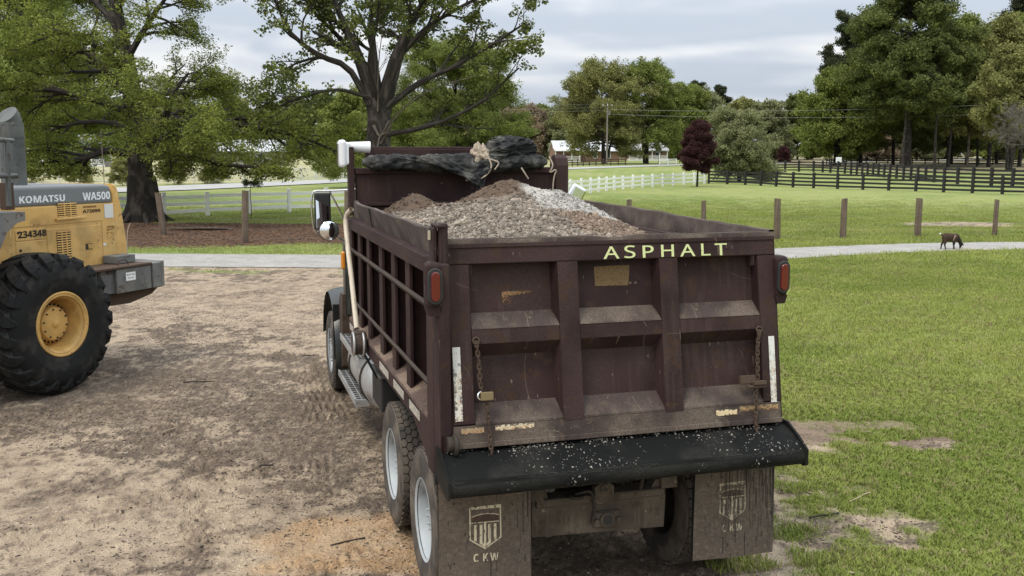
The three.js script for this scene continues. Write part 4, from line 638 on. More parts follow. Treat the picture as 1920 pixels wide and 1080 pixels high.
decal('lettering', 0.53, 0.16, lettering('WA500', 512, 150, 'bold 138px sans-serif', 'rgb(226,230,230)', 83, 30), body, [1.32, 2.55, ZF + 0.011]);
decal('lettering', 0.49, 0.125, lettering('234348', 512, 130, 'bold 126px sans-serif', 'rgb(24,20,16)', 85, 12, 0.98), body, [0.155, 2.09, ZF + 0.012]);
decal('lettering', 0.34, 0.07, lettering('A72099', 384, 80, 'bold 70px sans-serif', 'rgb(78,58,30)', 87, 24), body, [1.21, 2.34, ZF + 0.012]);
decal('lettering', 0.26, 0.05, lettering('avance', 256, 60, 'italic bold 52px sans-serif', 'rgb(128,88,44)', 89, 26), body, [1.17, 2.405, ZF + 0.012]);
decal('notice', 0.17, 0.2, canvasTex(128, 160, (x, w, h) => { const r = rng(91); x.fillStyle = 'rgb(214,216,212)'; x.fillRect(0, 0, w, h); for (let i = 0; i < 60; i++) { x.fillStyle = `rgba(150,150,140,${0.3 * r()})`; x.fillRect(r() * w, h * (0.4 + 0.6 * r()), 3 + 16 * r(), 2 + 6 * r()); } erode(x, w, h, 92, 26, 2, 8); }), body, [1.535, 2.32, ZF + 0.011]);
decal('notice', 0.055, 0.035, canvasTex(32, 24, (x, w, h) => { x.fillStyle = 'rgb(222,222,216)'; x.fillRect(0, 0, w, h); }), body, [1.42, 1.84, ZF + 0.011]);
decal('rubbed_paint', 0.24, 0.3, canvasTex(160, 200, (x, w, h) => { const r = rng(95); for (let i = 0; i < 110; i++) { x.fillStyle = `rgba(${90 + 40 * r() | 0},${58 + 26 * r() | 0},24,${0.5 + 0.5 * r()})`; const a = r() * 6; x.save(); x.translate(w * (0.2 + 0.6 * r()), h * (0.1 + 0.8 * r() * r())); x.rotate(-0.5 + 0.6 * r()); x.fillRect(-2, -1, 4 + 22 * r() * r(), 2 + 4 * r()); x.restore(); } }), body, [1.545, 1.98, ZF + 0.012]);
// counterweight boxes behind the wheel
const cw = part('counterweight', [prism([[0.62, 1.2], [1.12, 1.18], [1.15, 1.52], [0.62, 1.56]].map(p => p), -0.62, -0.2, 'z'), span(0.7, 2.25, 0.98, 1.2, -2.3, -0.6, 0.05)], M.grey, loader);
part('tool_box', [span(1.1, 1.79, 1.175, 1.52, -0.7, -0.14, 0.012)], M.grey, cw);
part('box_lid', [span(0.6, 1.8, 1.525, 1.56, -0.75, -0.12, 0.008)], M.rustSteel, cw);
part('end_block', [span(1.81, 2.0, 1.17, 1.55, -0.9, -0.13, 0.02)], M.grey, cw);
part('end_block', [prism([[2.005, -0.14], [2.13, -0.2], [2.16, -0.9], [2.005, -0.9]], 1.17, 1.55, 'y')], M.grey, cw);
part('under_tray', [prism([[1.05, 1.16], [2.1, 1.15], [1.95, 1.06], [1.5, 0.98], [1.1, 0.99]], -1.4, -0.3, 'z')], M.rustSteel, cw);
part('top_hatch', [span(1.35, 1.72, 1.565, 1.68, -0.62, -0.36, 0.01)], M.grey, cw);
part('hatch_handle', tube([[1.2, 1.565, -0.2], [1.24, 1.63, -0.2], [1.36, 1.63, -0.2], [1.4, 1.565, -0.2]], 0.008), M.rustSteel, cw);
part('box_hasp', [rb(0.06, 0.1, 0.015, 0.83, 1.49, -0.192), rb(0.06, 0.07, 0.015, 1.0, 1.5, -0.192)], M.rustSteel, cw);
decal('notice', 0.19, 0.12, canvasTex(192, 120, (x, w, h) => { x.fillStyle = 'rgb(232,232,228)'; x.fillRect(0, 0, w, h); x.fillStyle = 'rgb(70,80,110)'; x.font = 'bold 34px sans-serif'; x.textAlign = 'center'; x.fillText('REAR TIRE', w / 2, 48); x.font = 'bold 26px sans-serif'; x.fillText('PRESSURE', w / 2, 92); }), cw, [1.37, 1.4, -0.136]);
part('aerial_stalk', tube([[1.72, 1.56, -0.5], [1.71, 1.8, -0.5], [1.73, 2.05, -0.48], [1.76, 2.13, -0.46]], 0.007), M.rope, cw);
// intake stack, guard rail and cab step at the picture's edge
const stack = part('intake_stack', [cyl(0.165, 0.165, 0.95, 0.46, 3.1, -1.25, 0, 0, 0, 28), cyl(0.175, 0.175, 0.03, 0.46, 3.38, -1.25, 0, 0, 0, 28), cyl(0.155, 0.16, 0.16, 0.46, 3.48, -1.25, 0, 0, 0, 28)], M.pipe, loader);
part('stack_elbow', [put(new THREE.TorusGeometry(0.17, 0.15, 20, 16, 0.8), 0.29, 3.555, -1.25), put(new THREE.CircleGeometry(0.15, 24), 0.29 + 0.17 * Math.cos(0.8), 3.555 + 0.17 * Math.sin(0.8), -1.25, -Math.PI / 2, -0.8, 0)], M.pipe, stack);
part('guard_rail', [tube([[-0.57, 2.5, -0.2], [-0.55, 2.9, -0.2], [-0.53, 3.3, -0.2]], 0.032, 12, 8), tube([[-1.2, 3.3, -0.2], [-0.8, 3.32, -0.2], [-0.44, 3.31, -0.2]], 0.03, 12, 8), tube([[-1.2, 2.87, -0.2], [-0.8, 2.88, -0.2], [-0.42, 2.87, -0.2]], 0.032, 12, 8)], M.pipe, loader);
part('rail_mount', rb(0.12, 0.34, 0.12, -0.5, 2.62, -0.3, 0.01), M.rustSteel, loader);
part('cab_platform', [prism([[-1.6, 2.46], [-0.6, 2.44], [-0.6, 2.33], [-0.72, 2.31], [-0.88, 2.2], [-1.0, 2.0], [-1.6, 2.0]], -0.9, 0.1, 'z')], M.grey, loader);
const lcab = part('cab', [put(new RoundedBoxGeometry(1.5, 0.75, 1.5, 3, 0.06), -2.4, 2.4, -1.35), put(new RoundedBoxGeometry(1.6, 0.16, 1.6, 3, 0.06), -2.4, 3.75, -1.35), ...[[-3.1, -0.65], [-1.7, -0.65], [-3.1, -2.05], [-1.7, -2.05]].map(([x, z]) => rb(0.1, 1.1, 0.1, x, 3.2, z, 0.02))], M.grey, loader);
for (const [w, d, x, z] of [[1.3, 0.02, -2.4, -0.64], [1.3, 0.02, -2.4, -2.06], [0.02, 1.3, -1.69, -1.35], [0.02, 1.3, -3.11, -1.35]]) part('window', bx(w, 0.95, d, x, 3.22, z), std({ color: C(0.03, 0.035, 0.04), roughness: 0.1 }), lcab);
part('front_frame', [span(-4.6, -2.6, 0.9, 1.7, -1.9, -0.8, 0.05)], M.yellow, loader);
loaderWheel(-3.55, -0.36, 1);

// ---------------------------------------------------------------- fences
const MW = M.chalk;
function run(pts, step) { const c = new THREE.CatmullRomCurve3(pts.map(p => V(p[0], 0, p[1])), false, 'centripetal'), n = Math.round(c.getLength() / step); return c.getSpacedPoints(n); }
const railGeo = new THREE.BoxGeometry(1, 1, 1); boxUV(railGeo);
function railFence(f, P, rails, H, pw, mat, r, o = {}) {
  for (let i = 0; i < P.length; i++) {
    const p = P[i], y = groundY(p.x, p.z), hh = H * (1 + 0.05 * (r() - 0.5));
    const m = part('post', [rb(pw, hh + 0.1, pw, 0, hh / 2 - 0.05, 0, 0.015), ...(o.cap ? [rb(pw * 1.12, 0.03, pw * 1.12, 0, hh + 0.02, 0, 0.01)] : [])], mat, f); m.position.set(p.x, y, p.z); m.rotation.set((r() - 0.5) * 0.05, i ? Math.atan2(P[i].x - P[i - 1].x, P[i].z - P[i - 1].z) : 0, (r() - 0.5) * 0.06);
    if (i) { const q = P[i - 1], yq = groundY(q.x, q.z), L = Math.hypot(p.x - q.x, p.z - q.z); rails.forEach((h) => { const a = V(q.x, yq + h + (r() - 0.5) * 0.05, q.z), b = V(p.x, y + h + (r() - 0.5) * 0.05, p.z), k = new THREE.Mesh(railGeo, mat); k.name = 'rail'; k.position.copy(a).add(b).multiplyScalar(0.5); k.lookAt(b); k.scale.set(o.rw || 0.05, o.rh || 0.13, a.distanceTo(b) + (o.over ?? 0.02)); k.castShadow = k.receiveShadow = true; const side = V(p.z - q.z, 0, q.x - p.x).normalize().multiplyScalar(o.off || 0); k.position.add(side); f.add(k); }); }
  }
}
railFence(thing('white_fence', 'long white three-rail board fence between the yard and the road', 'fence'), run([[-24.5, -43.2], [-18.77, -47.44], [-15.29, -50.74], [-9.84, -55.57], [-3, -63], [4.48, -75.67], [9.82, -88.16], [15.06, -96.88], [20.13, -103.7]], 2.3), [0.3, 0.66, 1.02], 1.22, 0.18, M.chalk, rng(1), { cap: true, rh: 0.17 });
railFence(thing('black_fence', 'near black four-rail paddock fence running from the white fence', 'fence'), run([[20.6, -103.9], [23.39, -100.17], [26.87, -92.32], [31.09, -87.2], [35.32, -82.01], [39.22, -76.66], [46, -68]], 2.4), [0.25, 0.58, 0.92, 1.25], 1.42, 0.2, M.blackWood, rng(2), { rh: 0.17, off: 0.09 });
railFence(thing('black_fence', 'second black paddock fence behind the near one, below the pines', 'fence'), run([[28.5, -112], [33.8, -143.2], [39.2, -152.3], [45.6, -155.7], [48.1, -146], [46.6, -118.7], [45.9, -104], [48, -94.9], [53, -86]], 2.6), [0.3, 0.7, 1.1, 1.5], 1.75, 0.26, M.blackWood, rng(3), { rh: 0.2, off: 0.11 });
railFence(thing('black_fence', 'farthest black fence, among the tree trunks by the road', 'fence'), run([[62, -196], [77.2, -222], [92, -224], [110, -215]], 2.8), [0.3, 0.75, 1.2], 1.5, 0.2, M.blackWood, rng(4), { rh: 0.22, off: 0.11 });
railFence(thing('brown_fence', 'brown board fence in front of the white-porched house', 'fence'), run([[8.5, -192], [16, -205], [24.4, -214]], 2.6), [0.3, 0.75, 1.2], 1.4, 0.18, std({ map: T.wood, color: C(0.6, 0.55, 0.5), roughness: 0.9 }), rng(5), { rh: 0.16, off: 0.1 });
railFence(thing('short_white_fence', 'short white three-rail fence beside the round sign', 'fence'), run([[32.8, -221], [37, -224]], 2.1), [0.3, 0.7, 1.1], 1.25, 0.2, M.chalk, rng(6), { rh: 0.18 });
{ // white metal picket fence beyond the road on the far side of the oak
  const f = thing('picket_fence', 'pale picket fence with white posts beyond the road behind the oak', 'fence'), P = run([[-62, -99], [-51, -100.9], [-43, -102.4], [-36.9, -104], [-31.8, -106.5], [-26, -111.5], [-20.8, -120.9], [-13, -138]], 2.6), gs = [];
  const white = std({ color: C(0.66, 0.66, 0.62), roughness: 0.6 });
  for (let i = 0; i < P.length; i++) { const p = P[i], y = groundY(p.x, p.z); const m = part('post', rb(0.14, 1.65, 0.14, 0, 0.82, 0, 0.02), white, f); m.position.set(p.x, y, p.z); if (i) { const q = P[i - 1], yq = groundY(q.x, q.z); for (const h of [0.25, 1.4]) { const a = V(q.x, yq + h, q.z), b = V(p.x, y + h, p.z), k = new THREE.Mesh(railGeo, white); k.name = 'rail'; k.position.copy(a).add(b).multiplyScalar(0.5); k.lookAt(b); k.scale.set(0.05, 0.06, a.distanceTo(b)); f.add(k); } for (let k = 1; k < 14; k++) { const t = k / 14; gs.push(bx(0.032, 1.3, 0.02, mix(q.x, p.x, t), mix(yq, y, t) + 0.82, mix(q.z, p.z, t))); } } }
  const pk = part('pickets', gs, white, f); pk.userData.kind = 'stuff';
}
function wirePosts(name, label, list, seed) {
  const f = thing(name, label, 'fence'), r = rng(seed);
  list.forEach(([x, z, h, lx, rad], i) => {
    const g = new THREE.CylinderGeometry(rad * 0.92, rad, h + 0.2, 14, 6), p = g.attributes.position; for (let k = 0; k < p.count; k++) { const a = Math.atan2(p.getZ(k), p.getX(k)), w = 1 + 0.08 * nz(Math.cos(a) * 1.5, p.getY(k) * 0.8, i + Math.sin(a) * 1.5); p.setX(k, p.getX(k) * w); p.setZ(k, p.getZ(k) * w); if (p.getY(k) > h / 2) p.setY(k, p.getY(k) + 0.02 * p.getX(k) / rad); } g.computeVertexNormals();
    const m = part('post', put(g, 0, h / 2 - 0.1, 0), M.wood, f); m.position.set(x, groundY(x, z), z); m.rotation.set((r() - 0.5) * 0.03, r() * 6, lx);
    m.rotation.order = 'ZYX';
  });
  for (const h of [0.15, 0.5, 0.85, 1.2]) { const pts = list.map(([x, z]) => [x, groundY(x, z) + h, z + 0.12]); part('wire', tube(pts, 0.0035, list.length * 6, 4), M.wire, f); }
}
wirePosts('wire_fence', 'round wooden posts strung with wire along the bark mulch under the oak', [[-13.64, -38.62, 1.66, 0.11, 0.12], [-9.52, -35.1, 1.86, -0.03, 0.125], [-6.05, -36.2, 1.8, -0.02, 0.12], [-2.8, -36.2, 1.6, 0, 0.11]], 8);
wirePosts('wire_fence', 'weathered round posts strung with wire along the drive by the lawn', [[4.25, -36, 1.5, 0, 0.1], [7.0, -36.1, 1.45, 0.01, 0.095], [9.75, -36.21, 1.52, 0.012, 0.125], [12.4, -36.9, 1.5, 0, 0.12], [15.39, -37.38, 1.48, 0.005, 0.125], [18.66, -38.1, 1.4, -0.02, 0.095], [21.9, -39, 1.45, 0, 0.1]], 9);

// ---------------------------------------------------------------- trees
const leafMats = {};
function leafMat(key, c, tr = 0.3) { return leafMats[key] ||= new THREE.MeshPhysicalMaterial({ color: C(...c), roughness: 0.85, transmission: tr, thickness: 0, side: THREE.DoubleSide, specularIntensity: 0.3 }); }
function clumpGeo(seed, n, leaf, flat, lobed) { // n small leaves scattered in a unit ball
  const r = rng(seed), o = [];
  for (let i = 0; i < n; i++) {
    let p; do p = V(r() * 2 - 1, r() * 2 - 1, r() * 2 - 1); while (p.lengthSq() > 1); p.y *= flat;
    const u = V(r() - 0.5, (r() - 0.5) * 0.7, r() - 0.5).normalize(), w = V(r() - 0.5, r() - 0.5, r() - 0.5).cross(u).normalize(), L = leaf * (0.7 + 0.6 * r()), W = L * (lobed ? 0.42 : 0.3);
    const a = p.clone().addScaledVector(u, -L / 2), b = p.clone().addScaledVector(u, L / 2), c = p.clone().addScaledVector(w, W).addScaledVector(u, -L * 0.08), d = p.clone().addScaledVector(w, -W).addScaledVector(u, -L * 0.08);
    const nn = u.clone().cross(w).multiplyScalar(L * 0.14); c.add(nn); d.add(nn);
    o.push(...a, ...c, ...b, ...a, ...b, ...d);
  }
  const g = new THREE.BufferGeometry(); g.setAttribute('position', new THREE.Float32BufferAttribute(o, 3)); g.computeVertexNormals(); return g;
}
const CL = { near: clumpGeo(1, 34, 0.27, 0.45), maple: clumpGeo(2, 13, 0.62, 0.8, true), mid: clumpGeo(3, 22, 0.42, 0.6), far: clumpGeo(4, 16, 0.5, 0.7), needle: clumpGeo(5, 26, 0.5, 0.5) };
class Wood {
  constructor() { this.p = []; this.n = []; this.u = []; this.i = []; }
  tube(pts, r0, r1, k) {
    const base = this.p.length / 3; let nx = V(1, 0, 0), len = 0;
    for (let s = 0; s < pts.length; s++) {
      const t = (s < pts.length - 1 ? pts[s + 1].clone().sub(pts[s]) : pts[s].clone().sub(pts[s - 1])).normalize(); if (s) len += pts[s].distanceTo(pts[s - 1]);
      nx = nx.addScaledVector(t, -nx.dot(t)); if (nx.lengthSq() < 1e-4) nx = V(0, 0, 1).addScaledVector(t, -t.z); nx.normalize(); const b = t.clone().cross(nx), r = mix(r0, r1, s / (pts.length - 1));
      for (let q = 0; q <= k; q++) { const a = q / k * 2 * Math.PI, c = Math.cos(a), d = Math.sin(a), rr = r * (k > 6 ? 1 + 0.12 * nz(c * 1.6 + pts[s].x, d * 1.6, pts[s].y * 0.7) : 1); const n = nx.clone().multiplyScalar(c).addScaledVector(b, d); this.p.push(pts[s].x + n.x * rr, pts[s].y + n.y * rr, pts[s].z + n.z * rr); this.n.push(n.x, n.y, n.z); this.u.push(a * 0.16, len); }
    }
    for (let s = 0; s < pts.length - 1; s++) for (let q = 0; q < k; q++) { const a = base + s * (k + 1) + q, c = a + k + 1; this.i.push(a, a + 1, c + 1, a, c + 1, c); }
  }
  geo() { const g = new THREE.BufferGeometry(); g.setAttribute('position', new THREE.Float32BufferAttribute(this.p, 3)); g.setAttribute('normal', new THREE.Float32BufferAttribute(this.n, 3)); g.setAttribute('uv', new THREE.Float32BufferAttribute(this.u, 2)); g.setIndex(this.i); return g; }
}
function curveOf(pts, n) { return new THREE.CatmullRomCurve3(pts, false, 'centripetal').getPoints(n); }
// grow a limb and everything on it; P: per-level arrays n, len, ang, r; leaves gathered in T.leaves
function sprout(T, pts, r0, r1, lvl, P) {
  const r = T.r, k = [10, 7, 5, 4, 3][Math.min(lvl, 4)];
  T.w.tube(pts, r0, r1, k);
  const at = (t) => { const f = t * (pts.length - 1), i = Math.min(pts.length - 2, Math.floor(f)); return [pts[i].clone().lerp(pts[i + 1], f - i), pts[i + 1].clone().sub(pts[i]).normalize()]; };
  if (lvl >= P.leafFrom) { const L = pts.reduce((s, p, i) => i ? s + p.distanceTo(pts[i - 1]) : 0, 0), n = Math.max(1, Math.round(L * P.leafPerM * (lvl >= P.levels ? 1 : 0.35))); for (let i = 0; i < n; i++) { const [p] = at(mix(0.15, 1, r())); T.leaves.push(p.add(V((r() + r() - 1) * P.spread, (r() + r() - 1) * P.spread * P.flat, (r() + r() - 1) * P.spread))); } }
  if (lvl >= P.levels) return;
  const n = Math.round(P.n[lvl] * (0.8 + 0.4 * r()));
  for (let i = 0; i < n; i++) {
    const t = mix(P.start[lvl], 1, (i + r()) / n), [p, d] = at(t), ang = P.ang[lvl] * (0.7 + 0.6 * r()), ax = V(r() - 0.5, r() - 0.5, r() - 0.5).cross(d).normalize();
    const dir = d.clone().applyAxisAngle(ax, ang); dir.y = dir.y * P.ySquash + P.up; dir.normalize();
    const L = P.len[lvl] * (1.1 - 0.6 * t) * (0.65 + 0.7 * r()), seg = lvl >= 2 ? 2 : 4, q = [p], step = L / seg, cur = dir.clone(); let pp = p.clone();
    for (let s = 0; s < seg; s++) { cur.add(V((r() - 0.5) * 0.55, (r() - 0.5) * 0.4 + P.droop, (r() - 0.5) * 0.55)).normalize(); pp = pp.clone().addScaledVector(cur, step); if (T.keep && !T.keep(pp)) break; q.push(pp); }
    if (q.length < 2) continue;
    const rr = mix(r0, r1, t) * 0.62; sprout(T, q, Math.max(rr, P.min), Math.max(rr * 0.35, P.min * 0.6), lvl + 1, P);
  }
}
function crown(tree, T, geo, mat, size, tint, seed) {
  const r = rng(seed), im = new THREE.InstancedMesh(geo, mat, T.leaves.length), o = new THREE.Object3D();
  T.leaves.forEach((p, i) => { o.position.copy(p); o.rotation.set((r() - 0.5) * 0.9, r() * 6.28, (r() - 0.5) * 0.9); const s = size * (0.65 + 0.75 * r()); o.scale.set(s, s, s); o.updateMatrix(); im.setMatrixAt(i, o.matrix); const t = tint(r, p); im.setColorAt(i, C(t[0], t[1], t[2])); });
  im.name = 'crown'; im.userData.kind = 'stuff'; im.castShadow = im.receiveShadow = true; tree.add(im); return im;
}
const vary = (a, b) => (r) => { const t = r(), k = 0.75 + 0.5 * r(); return [mix(a[0], b[0], t) * k, mix(a[1], b[1], t) * k, mix(a[2], b[2], t) * k]; };
const P3 = (l) => l.map(p => V(...p));
{ // the spreading oak on the bark mulch
  const tr = thing('oak_tree', 'big spreading oak with dark trunk rising from brown mulch', 'tree', [-17.27, groundY(-17.27, -46.3), -46.31]), T = { w: new Wood(), leaves: [], r: rng(501), keep: (p) => p.y > 2.15 };
  T.w.tube(curveOf(P3([[0.05, -0.2, 0], [0.02, 0.5, 0], [-0.02, 2, 0], [-0.1, 4.2, 0.1], [-0.3, 6.6, 0.1], [-0.7, 9, 0], [-0.9, 12, 0.2]]), 26), 0.78, 0.22, 16);
  T.w.tube(curveOf(P3([[0.05, -0.2, 0], [0.04, 0.3, 0], [0.03, 0.9, 0], [0, 2.1, 0]]), 10), 1.0, 0.66, 18);
  for (let i = 0; i < 8; i++) { const a = i * 0.79 + 0.3 + 0.2 * T.r(); T.w.tube(curveOf(P3([[Math.cos(a) * 0.5, 0.95, Math.sin(a) * 0.5], [Math.cos(a) * 0.74, 0.42, Math.sin(a) * 0.74], [Math.cos(a) * 1.05, 0.1, Math.sin(a) * 1.05], [Math.cos(a) * 1.55, -0.12, Math.sin(a) * 1.55]]), 8), 0.2, 0.1, 7); }
  const limbs = [
    [[0.2, 2.7, 0.1], [0.9, 3.9, 0.3], [1.5, 5.0, 0.6], [2.0, 6.0, 0.8], [2.6, 6.8, 0.6]], [[0.3, 3.0, 0.2], [1.8, 3.05, 0.9], [3.4, 2.85, 1.5], [4.8, 2.65, 2.2], [6.6, 2.55, 2.8]], [[1.4, 4.7, 0.5], [3.0, 4.7, 0.4], [5.2, 4.4, 0.2], [7.2, 4.0, -0.2], [9.4, 3.1, -0.6]],
    [[-0.3, 3.1, 0.2], [-1.2, 3.3, 0.8], [-2.1, 2.95, 1.3], [-3.0, 2.85, 1.7], [-4.4, 2.5, 2.3]], [[-0.3, 5.8, 0], [-1.6, 7.3, 0.4], [-3.2, 8.6, 0.8], [-5.4, 9.2, 1.2]], [[-0.3, 5.0, 0.2], [-2, 5.7, 1.2], [-4.2, 6.0, 2.4], [-6.4, 5.6, 3.2]],
    [[-0.4, 7.4, 0.1], [0.6, 8.6, 0.6], [1.5, 9.6, 1.0], [2.4, 10.6, 1.2]], [[-0.2, 5.6, -0.2], [0.8, 6.0, -1.6], [1.8, 6.2, -3.0], [3.0, 5.8, -4.0]], [[-0.2, 5.4, 0.3], [0.2, 6.0, 2.0], [0.8, 6.0, 4.0], [1.4, 5.6, 5.6]], [[-0.4, 7, 0.2], [-1.2, 8.0, 2.2], [-2.4, 8.4, 4.0]],
    [[-0.3, 6, -0.3], [-1.8, 7, -2], [-3.4, 7.2, -3.6], [-5.0, 6.4, -4.8]], [[0.5, 3.5, 0.2], [1.8, 4.2, 2.2], [3.2, 4.2, 4.0], [5, 3.8, 5.0]], [[-0.8, 9.5, 0.1], [0.2, 11, 0.4], [1.4, 12.4, 0.2]], [[-0.8, 9, 0], [-2.2, 10.4, -0.5], [-3.4, 11.6, -0.8]], [[-0.2, 4.2, -0.3], [2, 4.6, -2.2], [4.4, 4.4, -3.8], [7.2, 3.6, -4.6]], [[-0.2, 4.2, 0.1], [-1.8, 4.6, -1.4], [-4.0, 4.6, -2.2], [-6.4, 3.9, -2.6]],
  ];
  const P = { levels: 3, leafFrom: 2, n: [11, 6, 3], start: [0.22, 0.25, 0.2], len: [2.7, 1.35, 0.7], ang: [0.95, 0.8, 0.7], ySquash: 0.5, up: 0.02, droop: -0.03, r: 0, min: 0.007, leafPerM: 3.0, spread: 0.42, flat: 0.42 };
  limbs.forEach((l, i) => sprout(T, curveOf(P3(l), 10), [0.3, 0.2, 0.22, 0.19, 0.2][i] || 0.17, 0.05, 0, P));
  part('trunk', Object.assign(T.w.geo(), { userData: { keepUV: true } }), M.bark, tr); crown(tr, T, CL.near, leafMat('leaf', [1, 1, 1]), 0.32, vary([0.14, 0.185, 0.032], [0.275, 0.3, 0.062]), 601);
}
{ // the forked tree right behind the bed, with loose clusters of young leaves
  const tr = thing('forked_tree', 'dark forked tree with sparse young leaf clusters behind the truck', 'tree', [-5.9, groundY(-5.9, -44.5), -44.5]), T = { w: new Wood(), leaves: [], r: rng(502) };
  T.w.tube(curveOf(P3([[0, -0.2, 0], [0, 1, 0], [-0.06, 3.3, 0], [0, 4.9, 0], [-0.05, 5.6, 0]]), 16), 0.62, 0.46, 14);
  const limbs = [[[[-0.15, 4.9, 0], [-0.55, 6.5, 0.1], [-1.1, 8.0, 0.2], [-1.75, 9.5, 0.2], [-2.3, 11.2, 0]], 0.36], [[[0.2, 5.0, 0], [0.7, 6.9, 0.1], [1.2, 8.2, 0.2], [1.8, 9.4, 0.2], [2.7, 10.6, 0.4]], 0.36], [[[0, 5.2, -0.1], [-0.2, 7.2, -0.2], [-0.3, 9.2, -0.2], [-0.1, 11.4, 0]], 0.24],
    [[[-0.4, 5.3, 0.2], [-1.3, 6.9, 0.5], [-2.5, 7.4, 0.7], [-3.7, 8.4, 0.9], [-4.2, 9.6, 1.0], [-4.8, 10.4, 1.1]], 0.17], [[[0.4, 5.2, 0.2], [1.8, 6.2, 0.5], [3.6, 7.0, 0.8], [5.2, 7.9, 1.1], [6.5, 8.7, 1.3]], 0.16], [[[0.3, 4.0, 0.2], [1.6, 4.2, 0.6], [3.0, 4.6, 1.0], [4.6, 5.4, 1.2], [6.2, 6.8, 1.4]], 0.14],
    [[[0.9, 7.4, 0], [2.2, 8.6, 0.4], [3.6, 9.4, 0.6], [5.2, 10.2, 0.8]], 0.14], [[[-0.7, 7.0, 0], [-1.9, 8.4, -0.4], [-2.9, 9.4, -0.6], [-3.8, 10.8, -0.6]], 0.13], [[[0.1, 6, -0.3], [0.6, 7.8, -1.2], [1.4, 9.4, -2]], 0.13], [[[0, 5.4, 0.3], [-0.2, 7, 1.4], [0.3, 8.6, 2.4], [0.5, 10, 3]], 0.12], [[[-0.4, 5.6, 0.3], [-1.6, 5.9, 1.0], [-3.0, 5.6, 1.6], [-4.3, 5.0, 2.0]], 0.09]];
  const P = { levels: 3, leafFrom: 2, n: [9, 4, 2.4], start: [0.3, 0.3, 0.3], len: [2.3, 1.2, 0.6], ang: [0.75, 0.75, 0.7], ySquash: 0.8, up: 0.12, droop: 0.03, min: 0.008, leafPerM: 4.6, spread: 0.2, flat: 0.8 };
  limbs.forEach(([l, r]) => sprout(T, curveOf(P3(l), 12), r, 0.035, 0, P));
  part('trunk', Object.assign(T.w.geo(), { userData: { keepUV: true } }), M.bark, tr); crown(tr, T, CL.maple, leafMat('leaf', [1, 1, 1]), 0.22, vary([0.085, 0.115, 0.026], [0.18, 0.2, 0.05]), 602);
  // pale dead twigs
  const D = { w: new Wood(), leaves: [], r: rng(510) }; sprout(D, curveOf(P3([[0.1, 3.6, 0.5], [0.7, 4.6, 0.7], [1.8, 5.6, 0.9], [3.2, 6.2, 1.0], [5.0, 6.6, 1.1]]), 8), 0.04, 0.014, 1, { ...P, levels: 3, leafFrom: 9, n: [6, 5, 3], min: 0.006 }); sprout(D, curveOf(P3([[0, 5, 0.5], [0.1, 7, 0.7], [0.4, 9, 0.8]]), 8), 0.035, 0.014, 1, { ...P, levels: 3, leafFrom: 9, n: [6, 5, 3], min: 0.006 }); sprout(D, curveOf(P3([[-0.2, 4.4, 0.5], [0.1, 3.9, 0.6], [0.5, 4.6, 0.7]]), 6), 0.07, 0.04, 1, { ...P, levels: 2, leafFrom: 9, n: [3, 3, 3], min: 0.006 });
  const dm = part('dead_twigs', Object.assign(D.w.geo(), { userData: { keepUV: true } }), M.paleBark, tr); dm.userData.kind = 'stuff';
}
